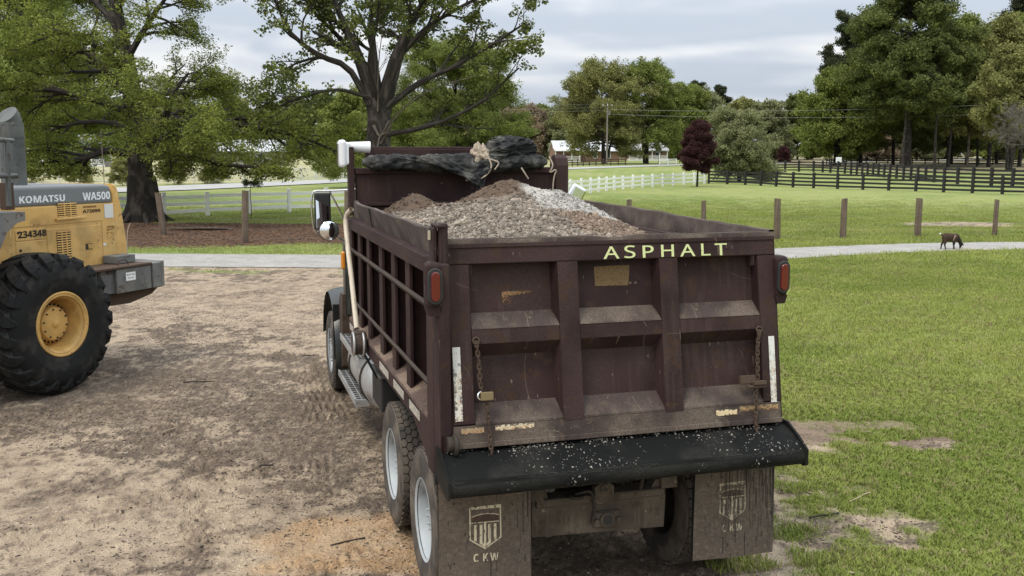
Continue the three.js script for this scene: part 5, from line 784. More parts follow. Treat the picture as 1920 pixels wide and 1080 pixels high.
// a whole tree from a handful of numbers: height h, crown from base*h, half width w
function autoTree(name, label, group, x, z, o) {
  const tr = thing(name, label, o.cat || 'tree', [x, groundY(x, z), z], 0, group), r = rng(o.seed), T = { w: new Wood(), leaves: [], r };
  const lean = V((r() - 0.5) * 0.08, 0, (r() - 0.5) * 0.08), top = o.h * 0.92, tp = []; for (let i = 0; i <= 8; i++) { const t = i / 8; tp.push(V(lean.x * top * t + 0.02 * o.h * (r() - 0.5) * t, -0.1 + (top + 0.1) * t, lean.z * top * t + 0.02 * o.h * (r() - 0.5) * t)); }
  const tR = o.tr || o.h * 0.022; T.w.tube(tp, tR, tR * 0.15, 8);
  for (let q = 1; q < (o.stems || 1); q++) { const a = r() * 6.28; T.w.tube(P3([[Math.cos(a) * tR, 0, Math.sin(a) * tR], [Math.cos(a) * o.w * 0.18, o.h * 0.3, Math.sin(a) * o.w * 0.18], [Math.cos(a) * o.w * 0.4, o.h * 0.65, Math.sin(a) * o.w * 0.4]]), tR * 0.7, tR * 0.15, 6); }
  const n = o.n || 26, P = { levels: 2, leafFrom: 1, n: [o.n1 || 5, 4], start: [0.25, 0.2], len: [o.w * 0.42, o.w * 0.2], ang: [0.8, 0.8], ySquash: 0.7, up: o.up ?? 0.08, droop: o.droop ?? 0, min: 0.012 * o.h / 10, leafPerM: (o.dens || 1) * 30 / o.w, spread: o.w * 0.13, flat: o.flat ?? 0.7 };
  for (let i = 0; i < n; i++) {
    const t = (i + 0.5) / n, y = mix(o.base, 0.97, t) * o.h, f = o.shape === 'cone' ? 1 - t * 0.85 : o.shape === 'egg' ? Math.pow(Math.sin(Math.PI * (0.08 + 0.86 * Math.pow(t, 0.7))), 0.8) : o.shape === 'flat' ? 0.55 + 0.45 * t : Math.sqrt(Math.max(0.06, 1 - Math.pow(2 * t - 0.75, 2) * 0.62)), a = i * 2.4 + r() * 0.9;
    const L = o.w * f * (0.72 + 0.45 * r()), e = mix(o.e0 ?? 0.15, o.e1 ?? 0.9, t), st = tp[Math.min(7, Math.floor(y / top * 8))].clone(); st.y = y - L * 0.28 * Math.sin(e); const q = [st]; let d = V(Math.cos(a) * Math.cos(e), Math.sin(e), Math.sin(a) * Math.cos(e)), p = st;
    for (let s = 0; s < 4; s++) { d = d.clone().add(V((r() - 0.5) * 0.35, (r() - 0.5) * 0.3 - 0.03, (r() - 0.5) * 0.35)).normalize(); p = p.clone().addScaledVector(d, L / 4); q.push(p); }
    sprout(T, q, tR * mix(0.42, 0.16, t), tR * 0.06, 0, P);
  }
  const cut = T.leaves.filter(p => p.y > o.h * (o.base - 0.12)); T.leaves = o.max && cut.length > o.max ? cut.filter(() => r() < o.max / cut.length) : cut;
  part('trunk', Object.assign(T.w.geo(), { userData: { keepUV: true } }), o.bark || M.bark, tr);
  if (o.leaf !== null) crown(tr, T, CL[o.clump || 'far'], leafMat('leaf', [1, 1, 1]), o.size * 0.82, vary(o.c0, o.c1), o.seed + 7);
  return tr;
}
const GR = { deep: [[0.1, 0.13, 0.038], [0.18, 0.205, 0.06]], mid: [[0.15, 0.195, 0.045], [0.27, 0.305, 0.08]], olive: [[0.19, 0.205, 0.065], [0.31, 0.305, 0.115]], dark: [[0.1, 0.13, 0.038], [0.18, 0.205, 0.06]], pine: [[0.039, 0.053, 0.025], [0.077, 0.092, 0.042]], lime: [[0.18, 0.225, 0.053], [0.3, 0.33, 0.09]], rust: [[0.26, 0.2, 0.13], [0.34, 0.26, 0.18]], plum: [[0.044, 0.018, 0.02], [0.094, 0.035, 0.035]], sage: [[0.2, 0.22, 0.1], [0.3, 0.31, 0.155]], grey: [[0.16, 0.15, 0.14], [0.24, 0.22, 0.2]] };
const G2 = (k) => ({ c0: GR[k][0], c1: GR[k][1] });
let sd = 700;
const tree = (name, label, x, z, o, group) => autoTree(name, label, group, x, z, { seed: sd += 13, ...o });
tree('broad_tree', 'leafy tree with slim dark trunk behind the loader stack', -30, -60, { h: 17, w: 6.5, base: 0.22, n: 36, size: 0.5, clump: 'mid', dens: 1.5, tr: 0.34, flat: 0.5, e0: -0.1, e1: 0.7, ...G2('mid') });
tree('broad_tree', 'leafy tree filling the top corner above the loader', -36.5, -68, { h: 20, w: 7, base: 0.25, n: 34, size: 0.55, clump: 'mid', dens: 1.3, tr: 0.36, flat: 0.5, e0: -0.1, ...G2('mid') });
tree('rounded_tree', 'low rounded green tree behind the forked tree', -3.4, -62, { h: 9.2, w: 4.4, base: 0.12, n: 40, size: 0.36, clump: 'near', dens: 2.4, tr: 0.2, ...G2('mid') });
tree('broad_tree', 'yellow-green tree between the oak and the forked tree', -14.5, -92, { h: 8.2, w: 3.6, base: 0.15, n: 30, size: 0.42, clump: 'mid', dens: 1.3, ...G2('lime') });
tree('broad_tree', 'bushy low tree under the white tarp motor', -21.5, -128, { h: 7, w: 3.6, base: 0.12, n: 24, size: 0.45, clump: 'mid', dens: 1.3, ...G2('mid') });
tree('broad_tree', 'tall spreading tree beside the utility pole and white-porched house', 20.8, -226, { h: 20, w: 10.5, base: 0.2, n: 40, size: 0.75, dens: 1.5, tr: 0.5, e0: 0, stems: 3, ...G2('olive') });
tree('broad_tree', 'darker twin-trunked tall tree next to the one by the pole', 31.2, -231, { h: 21, w: 8.6, base: 0.24, n: 38, size: 0.75, dens: 1.5, tr: 0.55, stems: 3, ...G2('mid') });
tree('plum_tree', 'purple-leaved plum tree at the corner of white and black fences', 17.7, -94.9, { h: 5.7, w: 1.85, base: 0.27, n: 44, size: 0.3, clump: 'mid', dens: 1.7, shape: 'egg', tr: 0.11, e0: 0.5, e1: 1.2, ...G2('plum') });
tree('willow_shrub', 'pale grey-green wispy tree behind the plum tree', 25.4, -111, { h: 6.3, w: 4.6, base: 0.06, n: 42, size: 0.42, clump: 'mid', dens: 1.5, stems: 4, tr: 0.14, e0: 0.4, e1: 1.2, ...G2('sage') });
tree('broad_tree', 'leafy tree with forked dark trunk by the far road bend', 65.5, -200, { h: 16.5, w: 7.8, base: 0.17, n: 46, size: 0.85, dens: 1.9, tr: 0.5, stems: 3, ...G2('mid') });
// the wood on the paddock's far side
const wood = (n, l, x, z, o) => tree(n, l, x, z, o, undefined);
wood('pine_tree', 'tallest tree of the wood, dark-topped with thick straight trunk', 74, -186, { h: 33, w: 11, base: 0.3, n: 54, size: 0.85, dens: 1.6, tr: 0.75, shape: 'egg', e0: -0.15, e1: 0.7, flat: 0.45, ...G2('deep') });
wood('pine_tree', 'dark pine showing its ragged crown left of the tallest tree', 71.5, -204, { h: 29, w: 6, base: 0.45, n: 26, size: 0.9, clump: 'needle', dens: 1.1, tr: 0.42, shape: 'flat', ...G2('pine') });
wood('pine_tree', 'slender dark pine leaning out at the edge of the wood', 71, -216, { h: 23.5, w: 5.4, base: 0.55, n: 22, size: 0.9, clump: 'needle', dens: 1.0, tr: 0.4, shape: 'flat', ...G2('pine') });
wood('pine_tree', 'dark pine crown poking above the trees at the far edge', 108, -215, { h: 33, w: 7.5, base: 0.55, n: 22, size: 0.95, clump: 'needle', dens: 1.2, tr: 0.42, shape: 'flat', ...G2('pine') });
wood('broad_tree', 'yellow-green tree crowning just right of the tallest tree', 86, -196, { h: 27, w: 8.5, base: 0.3, n: 44, size: 0.9, dens: 1.8, tr: 0.4, ...G2('mid') });
wood('broad_tree', 'tree with pale slender trunk standing forward in the wood', 86.5, -189, { h: 20, w: 5.2, base: 0.3, n: 30, size: 0.75, dens: 1.3, tr: 0.3, bark: M.paleBark, ...G2('olive') });
wood('broad_tree', 'broad light green tree at the edge of the wood', 92, -192, { h: 25, w: 9, base: 0.3, n: 44, size: 0.9, dens: 1.9, tr: 0.42, ...G2('olive') });
wood('broad_tree', 'tall green tree closing the wood at the frame edge', 100, -196, { h: 27, w: 9, base: 0.3, n: 44, size: 0.9, dens: 1.9, tr: 0.42, ...G2('mid') });
wood('broad_tree', 'dark-trunked tree with three close trunks behind the bare shrub', 79, -158, { h: 18, w: 6.5, base: 0.42, n: 30, size: 0.75, dens: 1.5, tr: 0.5, stems: 3, ...G2('olive') });
wood('broad_tree', 'dark tree deep in the wood behind the tallest trunk', 82, -214, { h: 24, w: 9, base: 0.2, n: 44, size: 0.9, dens: 1.9, tr: 0.4, ...G2('deep') });
wood('broad_tree', 'dark tree deep in the wood behind the pale trunk', 98, -222, { h: 25, w: 10, base: 0.15, n: 44, size: 0.95, dens: 1.9, tr: 0.4, ...G2('deep') });
wood('broad_tree', 'deep green tree deep in the wood at its far side', 112, -230, { h: 26, w: 11, base: 0.12, n: 44, size: 1, dens: 1.9, tr: 0.4, ...G2('deep') });
for (const [x, z, h, l] of [[70.5, -180, 22, 'slim dark trunk just left of the tallest trunk'], [76.5, -180, 24, 'slim grey trunk just right of the tallest trunk'], [82, -187, 20, 'thin dark trunk between the tallest tree and pale trunk'], [95, -203, 22, 'thin dark trunk near the wood edge right of the pale one']]) wood('young_pine', l, x, z, { h, w: 3.4, base: 0.5, n: 18, size: 0.75, clump: 'needle', dens: 1, tr: 0.28, ...G2('deep') });
tree('bare_shrub', 'leafless whitish shrub at the edge of the wood', 73.4, -141, { h: 8.6, w: 5, base: 0.45, n: 34, n1: 10, size: 0.2, clump: 'far', dens: 0.16, tr: 0.1, bark: M.paleBark, e0: 0.1, e1: 0.7, ...G2('grey') });
// the far tree line closing the view
{ const r = rng(99), list = []; for (let i = 0; i < 46; i++) list.push([mix(-150, 175, (i + 0.5) / 46) + (r() - 0.5) * 5, -mix(285, 330, r())]);
  const kinds = [['olive', 'olive green'], ['mid', 'fresh green'], ['sage', 'grey-green'], ['rust', 'russet budding'], ['dark', 'dark green']];
  const marks = [[-0.51, 'loader stack'], [-0.373, 'oak trunk'], [-0.16, 'tarp motor'], [-0.132, 'forked trunk'], [0.094, 'utility pole'], [0.185, 'plum tree'], [0.4, 'tallest pine']], seen = {}, nth = ['first', 'second', 'third', 'fourth', 'fifth', 'sixth', 'seventh', 'eighth', 'ninth', 'tenth', 'eleventh', 'twelfth', 'thirteenth', 'fourteenth', 'fifteenth', 'sixteenth'];
  const place = (x, z) => { let m = 'frame edge'; for (const [b, n] of marks) if (x / -z > b) m = n; seen[m] = (seen[m] || 0) + 1; return nth[seen[m] - 1] + ' to the right of the ' + m; };
  list.sort((a, b) => a[0] / -a[1] - b[0] / -b[1]).forEach(([x, z], i) => { const k = kinds[i % 11 === 3 || (x > 2 && x < 9) ? 3 : i % 7 === 5 ? 4 : i % 3], l = k[1] + ' tree of the far line, ' + place(x, z); const o = { h: mix(14, 20, r()), w: mix(6, 8.5, r()), base: 0.06, n: 30, size: 1.15, dens: 1.3, tr: 0.35, ...G2(k[0]) }; if (x > 2 && x < 16) o.h = 12 + 3 * r(); tree('far_tree', l, x, z, o, 'trees of the far tree line'); });
  for (const [x, z, h, l] of [[-33, -310, 18, 'thin dark far pine just right of the tarp motor'], [-27, -318, 17, 'thin dark far pine just left of the forked trunk'], [58, -318, 24, 'thin far pine rising above the wispy tree'], [66, -322, 23, 'thin far pine rising just right of the wispy tree'], [2, -322, 15, 'thin far pine over the tarp bundle']]) tree('far_pine', l, x, z, { h, w: 3.4, base: 0.55, n: 16, size: 0.8, clump: 'needle', dens: 1, tr: 0.3, ...G2('pine') }, 'pines above the far tree line');
}
{ const r = rng(45); for (const [x, z, h, w, l] of [[-38.5, -98, 2.2, 1.5, 'rounded shrub by the picket fence behind the oak trunk'], [-34.6, -101.5, 2.3, 1.5, 'upright green shrub by the picket fence right of the oak trunk'], [-31.4, -104.2, 1.7, 1.9, 'low mounded shrub by the picket fence'], [-49.6, -99.6, 2.2, 2.4, 'wide shrub by the picket fence above the loader'], [-44, -101, 1.8, 1.6, 'small shrub by the picket fence above the lettering']]) tree('garden_shrub', l, x, z, { cat: 'shrub', h, w, base: 0.02, n: 26, size: 0.26, clump: 'mid', dens: 0.35, tr: 0.04, e0: 0.5, e1: 1.3, ...G2('olive') }); }
{ // sapling with a dark drooping top
  const s = thing('sapling', 'thin dark sapling with a small drooping top by the white fence', 'sapling', [-12.6, groundY(-12.6, -47.6), -47.6]), w = new Wood(), T = { leaves: [] }, r = rng(77);
  w.tube(curveOf(P3([[0, -0.1, 0], [0.05, 0.6, 0], [0.02, 1.2, 0], [0.08, 1.75, 0]]), 8), 0.022, 0.012, 6);
  for (let i = 0; i < 14; i++) { const a = i * 2.4, L = 0.3 + 0.2 * r(), p = P3([[0.07, 1.55 + 0.02 * i, 0], [0.07 + Math.cos(a) * L * 0.6, 1.72 + 0.01 * i, Math.sin(a) * L * 0.6], [0.07 + Math.cos(a) * L, 1.6 + 0.02 * i, Math.sin(a) * L]]); w.tube(p, 0.01, 0.004, 4); for (let k = 0; k < 4; k++) T.leaves.push(p[1].clone().lerp(p[2], k / 3)); }
  part('trunk', Object.assign(w.geo(), { userData: { keepUV: true } }), M.bark, s); crown(s, T, CL.needle, leafMat('leaf', [1, 1, 1]), 0.12, vary(GR.pine[0], GR.dark[0]), 78);
}

// ---------------------------------------------------------------- houses, pole, wires, sign
function house(label, x, z, turn, o) {
  const h = thing('house', label, 'house', [x, groundY(x, z), z], turn), wallM = std({ color: C(...o.wall), roughness: 0.9, map: T.grain }), roofM = std({ color: C(...o.roof), roughness: 0.7 }), wh = std({ color: C(0.72, 0.72, 0.7), roughness: 0.7 });
  const { w, d, e } = o, rh = o.rh || 2.2;
  part('wall', [bx(w, e, d, 0, e / 2, 0), prism([[-d / 2, e], [d / 2, e], [0, e + rh * 0.9]].map(p => [p[1], p[0]]), -w / 2 + 0.05, w / 2 - 0.05, 'x')], wallM, h);
  const rf = part('roof', [prism([[e + rh, 0], [e - 0.25, d / 2 + 0.5], [e - 0.1, d / 2 + 0.5], [e + rh + 0.16, 0]], -w / 2 - 0.4, w / 2 + 0.4, 'x'), prism([[e + rh, 0], [e - 0.25, -d / 2 - 0.5], [e - 0.1, -d / 2 - 0.5], [e + rh + 0.16, 0]], -w / 2 - 0.4, w / 2 + 0.4, 'x')], roofM, h);
  if (o.chimney) part('chimney', bx(0.8, 1.6, 0.8, w * 0.3, e + rh + 0.4, 0), wallM, rf);
  for (const q of o.win || []) { part('window', bx(1.0, 1.3, 0.06, q, e * 0.55, d / 2 + 0.03), std({ color: C(0.05, 0.06, 0.07), roughness: 0.15 }), h); part('window_frame', [bx(1.2, 0.1, 0.1, q, e * 0.55 + 0.7, d / 2 + 0.05), bx(1.2, 0.1, 0.1, q, e * 0.55 - 0.7, d / 2 + 0.05), bx(0.1, 1.4, 0.1, q - 0.55, e * 0.55, d / 2 + 0.05), bx(0.1, 1.4, 0.1, q + 0.55, e * 0.55, d / 2 + 0.05)], wh, h); }
  if (o.door !== undefined) part('door', bx(1.0, 2.1, 0.08, o.door, 1.05, d / 2 + 0.05), std({ color: C(0.1, 0.06, 0.05), roughness: 0.6 }), h);
  if (o.porch) { const [a, b, dep] = o.porch, y = 2.7; part('porch_roof', prism([[y + 0.9, d / 2 - 0.1], [y, d / 2 + dep + 0.3], [y + 0.16, d / 2 + dep + 0.3], [y + 1.06, d / 2 - 0.1]], a, b, 'x'), std({ color: C(...(o.porchRoof || o.roof)), roughness: 0.6 }), h); part('porch_floor', bx(b - a, 0.4, dep, (a + b) / 2, 0.2, d / 2 + dep / 2 + 0.01), wh, h); const n = Math.round((b - a) / 2.2); for (let i = 0; i <= n; i++) part('porch_post', bx(0.2, y - 0.3, 0.2, mix(a + 0.2, b - 0.2, i / n), 0.4 + (y - 0.4) / 2, d / 2 + dep - 0.15), wh, h); part('porch_rail', [bx(b - a, 0.1, 0.08, (a + b) / 2, 1.35, d / 2 + dep - 0.15), bx(b - a, 0.1, 0.08, (a + b) / 2, 0.6, d / 2 + dep - 0.15)], wh, h); const bal = []; for (let q = a + 0.1; q < b; q += 0.28) bal.push(bx(0.1, 0.7, 0.05, q, 0.97, d / 2 + dep - 0.15)); part('balusters', bal, wh, h).userData.kind = 'stuff'; }
  return h;
}
house('brick house with pale metal roof and white railed porch', 19, -262, 0.15, { w: 17, d: 8, e: 2.9, rh: 2.4, wall: [0.34, 0.2, 0.15], roof: [0.5, 0.52, 0.54], win: [2, 5.5], door: -1, porch: [-9.2, -2.5, 3], porchRoof: [0.6, 0.62, 0.63], chimney: true });
house('white-railed annex between the two tall trees', 37, -280, 0.1, { w: 12, d: 7, e: 2.8, rh: 2, wall: [0.4, 0.27, 0.2], roof: [0.3, 0.3, 0.31], win: [-3, 0, 3], porch: [-5.5, 5.5, 2.4] });
house('low house with grey roof behind the wispy tree', 55, -246, -0.2, { w: 13, d: 9, e: 2.7, rh: 3, wall: [0.2, 0.12, 0.1], roof: [0.24, 0.26, 0.285], win: [-4, 0, 4] });
house('house with blue-grey roof and white porch seen through the oak', -86, -196, 0.35, { w: 13, d: 8, e: 3.2, rh: 3, wall: [0.45, 0.43, 0.38], roof: [0.2, 0.22, 0.26], win: [-4, 4], porch: [-5.5, 5.5, 2.6] });
house('white-roofed low building beyond the paddock right of the oak', -57, -214, 0.2, { w: 16, d: 9, e: 3, rh: 2.2, wall: [0.5, 0.49, 0.45], roof: [0.55, 0.57, 0.6], win: [-5, -1, 3] });
house('tan gabled house peeking out above the tarp motor', -31.5, -210, 1.4, { w: 10, d: 8, e: 4, rh: 3.6, wall: [0.45, 0.34, 0.25], roof: [0.3, 0.2, 0.14], win: [-2, 2] });
house('pale long barn beyond the paddock at the far side', -118, -230, 0.45, { w: 22, d: 10, e: 3.4, rh: 3, wall: [0.5, 0.36, 0.3], roof: [0.42, 0.4, 0.38], win: [-6, 0, 6] });
const pole = thing('utility_pole', 'grey utility pole with crossarm in front of the tall spreading tree', 'utility pole', [20.2, groundY(20.2, -212), -212]);
part('post', cyl(0.13, 0.2, 13.2, 0, 6.5, 0, 0, 0, 0, 12), std({ color: C(0.2, 0.18, 0.16), roughness: 0.9 }), pole); part('crossarm', bx(2.2, 0.16, 0.12, 0, 12.4, 0.2), M.wood, pole); part('transformer', cyl(0.26, 0.26, 0.9, 0.42, 11, 0.1), M.grey, pole); for (const q of [-0.95, 0, 0.95]) part('insulator', cyl(0.06, 0.08, 0.25, q, 12.6, 0.2), M.white, pole);
const span3 = (a, b, sag) => { const p = []; for (let i = 0; i <= 12; i++) { const t = i / 12; p.push([mix(a[0], b[0], t), mix(a[1], b[1], t) - sag * 4 * t * (1 - t), mix(a[2], b[2], t)]); } return p; };
[[[-70, 12.5, -150], [19.2, 13.6, -212], 'upper'], [[-70, 11.6, -150], [20.2, 12.9, -212], 'middle'], [[-70, 10.8, -150], [21.1, 12.3, -212], 'lower']].forEach(([a, b, k]) => tag(part('power_line', tube(span3(a, b, 1.2), 0.022, 40, 4), M.wire), k + ' power line strung to the utility pole from beyond the oak', 'power line', 'power lines at the pole'));
[[[21.2, 12.4, -212], [120, 13.6, -158], 'upper'], [[21.2, 11.4, -212], [120, 11.6, -158], 'lower']].forEach(([a, b, k]) => tag(part('power_line', tube(span3(a, b, 1.6), 0.02, 40, 4), std({ color: C(0.3, 0.3, 0.28), roughness: 0.6 })), k + ' power line crossing in front of the wood', 'power line', 'power lines before the wood'));
const sg = thing('road_sign', 'small octagonal road sign seen from behind on its post', 'road sign', [34.3, groundY(34.3, -233), -233]); part('post', cyl(0.05, 0.05, 3, 0, 1.5, 0), M.wire, sg); part('plate', cyl(0.75, 0.75, 0.03, 0, 3.1, 0.05, Math.PI / 2, Math.PI / 8, 0, 8), std({ color: C(0.32, 0.32, 0.32), roughness: 0.5, metalness: 0.4 }), sg);
const lb = thing('white_box', 'small white box on a post at the far fence corner', 'post box', [57.8, groundY(57.8, -176), -176]); part('post', bx(0.14, 1.1, 0.14, 0, 0.55, 0), M.wood, lb); part('box', rb(0.95, 1.0, 0.5, 0, 1.55, 0, 0.08), M.white, lb);
tree('red_shrub', 'dark red rounded shrub beside the far road', 71.5, -262, { cat: 'shrub', h: 3.4, w: 1.6, base: 0.04, n: 26, size: 0.5, dens: 0.6, tr: 0.1, ...G2('plum') });
// timber, swing and odds and ends under the oak
part('fallen_board', [bx(3.6, 0.06, 0.2, 0, 0.05, 0), bx(2.4, 0.06, 0.16, 0.4, 0.12, 0.2, 0, 0.06)], M.wood).position.set(-13.4, groundY(-13.4, -41), -41); tag(scene.children[scene.children.length - 1], 'grey boards lying on the mulch near the leaning post', 'board');
{ const s = thing('rope_swing', 'white swing seat hanging on a rope by the oak trunk', 'swing', [-18.5, 0, -45]); part('rope', [tube([[-0.02, 4.2, 0], [0, 2, 0], [0, 0.5, 0]], 0.02, 8, 5)], M.rope, s); part('seat', rb(0.42, 0.28, 0.3, 0, 0.42, 0, 0.06), M.grey, s); s.position.y = groundY(-18.5, -45); }

// ---------------------------------------------------------------- the goat on the drive
{
  const g = thing('goat', 'small dark brown goat grazing at the edge of the gravel drive', 'goat', [14.55, rise(-32.6) + 0.004, -32.62], 0);
  const J = []; const cap = (a, b, ra, rb2) => J.push([V(...a), V(...b), ra, rb2]);
  cap([-0.17, 0.42, 0], [0.16, 0.40, 0], 0.125, 0.115); cap([-0.14, 0.36, 0], [0.12, 0.34, 0], 0.11, 0.1); cap([0.16, 0.4, 0], [0.27, 0.3, 0], 0.1, 0.07); cap([0.25, 0.32, 0], [0.33, 0.2, 0], 0.072, 0.05); cap([0.325, 0.2, 0], [0.345, 0.16, 0.0], 0.052, 0.048); cap([0.335, 0.17, 0], [0.315, 0.055, 0], 0.048, 0.026);
  for (const s of [-1, 1]) {
    const o = s * 0.02; cap([-0.2, 0.38, s * 0.06], [-0.21, 0.25, s * 0.07], 0.075, 0.042); cap([-0.21, 0.25, s * 0.07], [-0.25 + o, 0.16, s * 0.07], 0.036, 0.024); cap([-0.25 + o, 0.16, s * 0.07], [-0.24 + o * 2.5, 0.02, s * 0.07], 0.022, 0.02);
    cap([0.12, 0.34, s * 0.055], [0.1 - o, 0.17, s * 0.06], 0.05, 0.026); cap([0.1 - o, 0.17, s * 0.06], [0.115 - o * 2, 0.02, s * 0.06], 0.023, 0.019); cap([0.355, 0.2, s * 0.04], [0.375, 0.15, s * 0.09], 0.014, 0.02); cap([0.36, 0.21, s * 0.02], [0.40, 0.2, s * 0.03], 0.012, 0.006);
  }
  cap([-0.27, 0.46, 0], [-0.34, 0.5, 0], 0.026, 0.02);
  const sd2 = (p) => { let k = 0; for (const [a, b, ra, r2] of J) { const ab = b.clone().sub(a), t = clamp(p.clone().sub(a).dot(ab) / ab.lengthSq()), d = p.distanceTo(a.clone().addScaledVector(ab, t)) - mix(ra, r2, t); k += Math.exp(-d * 90); } return -Math.log(k) / 90; };
  const N = 84, mc = new MarchingCubes(N, new THREE.MeshBasicMaterial(), false, false, 200000); mc.isolation = 0; const S = 0.46;
  for (let z = 0; z < N; z++) for (let y = 0; y < N; y++) for (let x = 0; x < N; x++) { const q = (v) => (v - N / 2) / (N / 2) * S; mc.field[x + y * N + z * N * N] = Math.abs(q(z)) > 0.2 ? -1 : -sd2(V(q(x), q(y) + 0.28, q(z))); }
  mc.update(); const n = mc.count, pos = new Float32Array(n * 3), nor = new Float32Array(n * 3), col = [];
  for (let i = 0; i < n; i++) { const x = mc.positionArray[i * 3] * S, y = mc.positionArray[i * 3 + 1] * S + 0.28, z = mc.positionArray[i * 3 + 2] * S; pos.set([x, y, z], i * 3); nor.set([mc.normalArray[i * 3], mc.normalArray[i * 3 + 1], mc.normalArray[i * 3 + 2]], i * 3); const band = Math.abs(x - 0.065 - (y - 0.4) * 0.35) < 0.018 && y > 0.3 && y < 0.47 ? 1 : 0, low = y < 0.22 || x > 0.28 ? 1 : 0; const w = 0.85 + 0.3 * nz(x * 30, y * 30, z * 30); const c = band ? [0.45, 0.36, 0.28] : low ? [0.022, 0.016, 0.012] : mix3([0.06, 0.034, 0.02], [0.03, 0.019, 0.013], sst(0.1, 0.25, x)); col.push(c[0] * w, c[1] * w, c[2] * w); }
  const b = new THREE.BufferGeometry(); b.setAttribute('position', new THREE.BufferAttribute(pos, 3)); b.setAttribute('normal', new THREE.BufferAttribute(nor, 3)); b.setAttribute('color', new THREE.Float32BufferAttribute(col, 3));
  part('body', b, std({ vertexColors: true, roughness: 0.95 }), g); part('tail_tip', put(new THREE.SphereGeometry(0.03, 10, 8), -0.365, 0.515, 0), std({ color: C(0.75, 0.72, 0.68), roughness: 1 }), g);
}
// ---------------------------------------------------------------- lawn, litter, twigs
function tuft(seed, n, h, spread) { const r = rng(seed), o = []; for (let i = 0; i < n; i++) { const a = r() * 6.28, d = spread * Math.sqrt(r()), x = Math.cos(a) * d, z = Math.sin(a) * d, b = r() * 6.28, L = h * (0.55 + 0.75 * r()), lean = (0.3 + 0.9 * r()) * L, w = 0.0024 + 0.002 * r(), cx = Math.cos(b), cz = Math.sin(b), mx = x + cx * lean * 0.35, mz = z + cz * lean * 0.35, tx = x + cx * lean, tz = z + cz * lean; o.push(x - cz * w, 0, z + cx * w, x + cz * w, 0, z - cx * w, mx + cz * w, L * 0.65, mz - cx * w, x - cz * w, 0, z + cx * w, mx + cz * w, L * 0.65, mz - cx * w, mx - cz * w, L * 0.65, mz + cx * w, mx - cz * w, L * 0.65, mz + cx * w, mx + cz * w, L * 0.65, mz - cx * w, tx, L, tz); } const g = new THREE.BufferGeometry(); g.setAttribute('position', new THREE.Float32BufferAttribute(o, 3)); g.computeVertexNormals(); return g; }
const grassM = new THREE.MeshPhysicalMaterial({ color: C(1, 1, 1), roughness: 0.8, side: THREE.DoubleSide, transmission: 0.25, thickness: 0, specularIntensity: 0.3 });
function lawn(label, spots, geo, s0, s1, seed) {
  const r = rng(seed), im = new THREE.InstancedMesh(geo, grassM, spots.length), o = new THREE.Object3D();
  spots.forEach(([x, z, g], i) => { const s = mix(s0, s1, r()) * (0.6 + 0.4 * g); o.position.set(x, groundY(x, z) - 0.004, z); o.rotation.set((r() - 0.5) * 0.3, r() * 6.28, (r() - 0.5) * 0.3); o.scale.set(s, s * (0.7 + 0.6 * r()), s); o.updateMatrix(); im.setMatrixAt(i, o.matrix); const p = sst(-0.3, 0.35, fbm(x * 0.5, z * 0.7, 2.5, 3)), k = 0.88 + 0.24 * r(), dry = r() < 0.13 ? 1 : 0; const c = dry ? [0.3, 0.26, 0.13] : mix3([0.185, 0.245, 0.046], [0.33, 0.365, 0.095], p * 0.6 + 0.4 * r()); im.setColorAt(i, C(c[0] * k, c[1] * k, c[2] * k)); });
  im.name = numbered('grass'); im.receiveShadow = im.castShadow = true; tag(im, label, 'grass', null, 'stuff'); scene.add(im);
}
function scatter(seed, n, rMin, rMax, a0, a1, test) { const r = rng(seed), out = []; let tries = 0; while (out.length < n && tries++ < n * 12) { const d = Math.sqrt(mix(rMin * rMin, rMax * rMax, r())), a = mix(a0, a1, r()), x = d * Math.sin(a), z = -d * Math.cos(a), g = test(x, z); if (g > r()) out.push([x, z, g]); } return out; }
const onLawn = (x, z) => { const g = grassAt(x, z); return Math.abs(z - driveMid(x)) < driveHalf(x) + 0.05 ? 0 : g < 0.12 ? 0.012 * (x > edgeX(z) - 2 ? 1 : 0) : g * g * (3 - 2 * g); };
lawn('short mown lawn grass beside the truck', scatter(61, 30000, 6.4, 15, 0.1, 0.66, onLawn), tuft(1, 16, 0.032, 0.055), 0.75, 1.35, 1);
lawn('longer grass clumps sprouting beside the mud flap', scatter(65, 620, 6.5, 12, 0.14, 0.42, (x, z) => Math.max(blob(x, z, 1.78, -7.35, 0.28, 0.16), 0.9 * blob(x, z, 2.35, -8.0, 0.3, 0.2), 0.8 * blob(x, z, 2.7, -9.1, 0.25, 0.2), blob(x, z, 2.6, -7.4, 0.45, 0.22))), tuft(7, 11, 0.05, 0.07), 0.5, 1.4, 7);
lawn('mown lawn grass between the truck and the gravel drive', scatter(62, 26000, 15, 31, 0.02, 0.62, onLawn), tuft(2, 20, 0.036, 0.12), 0.9, 1.7, 2);
lawn('pasture grass beyond the gravel drive', scatter(63, 30000, 31, 80, 0.0, 0.6, (x, z) => onLawn(x, z) * (1 - sst(38, 80, Math.hypot(x, z)))), tuft(3, 24, 0.042, 0.28), 1.0, 2.0, 3);
lawn('grass around the mulch under the oak', scatter(64, 12000, 26, 62, -0.6, -0.05, onLawn), tuft(4, 14, 0.045, 0.2), 1.0, 1.8, 4);
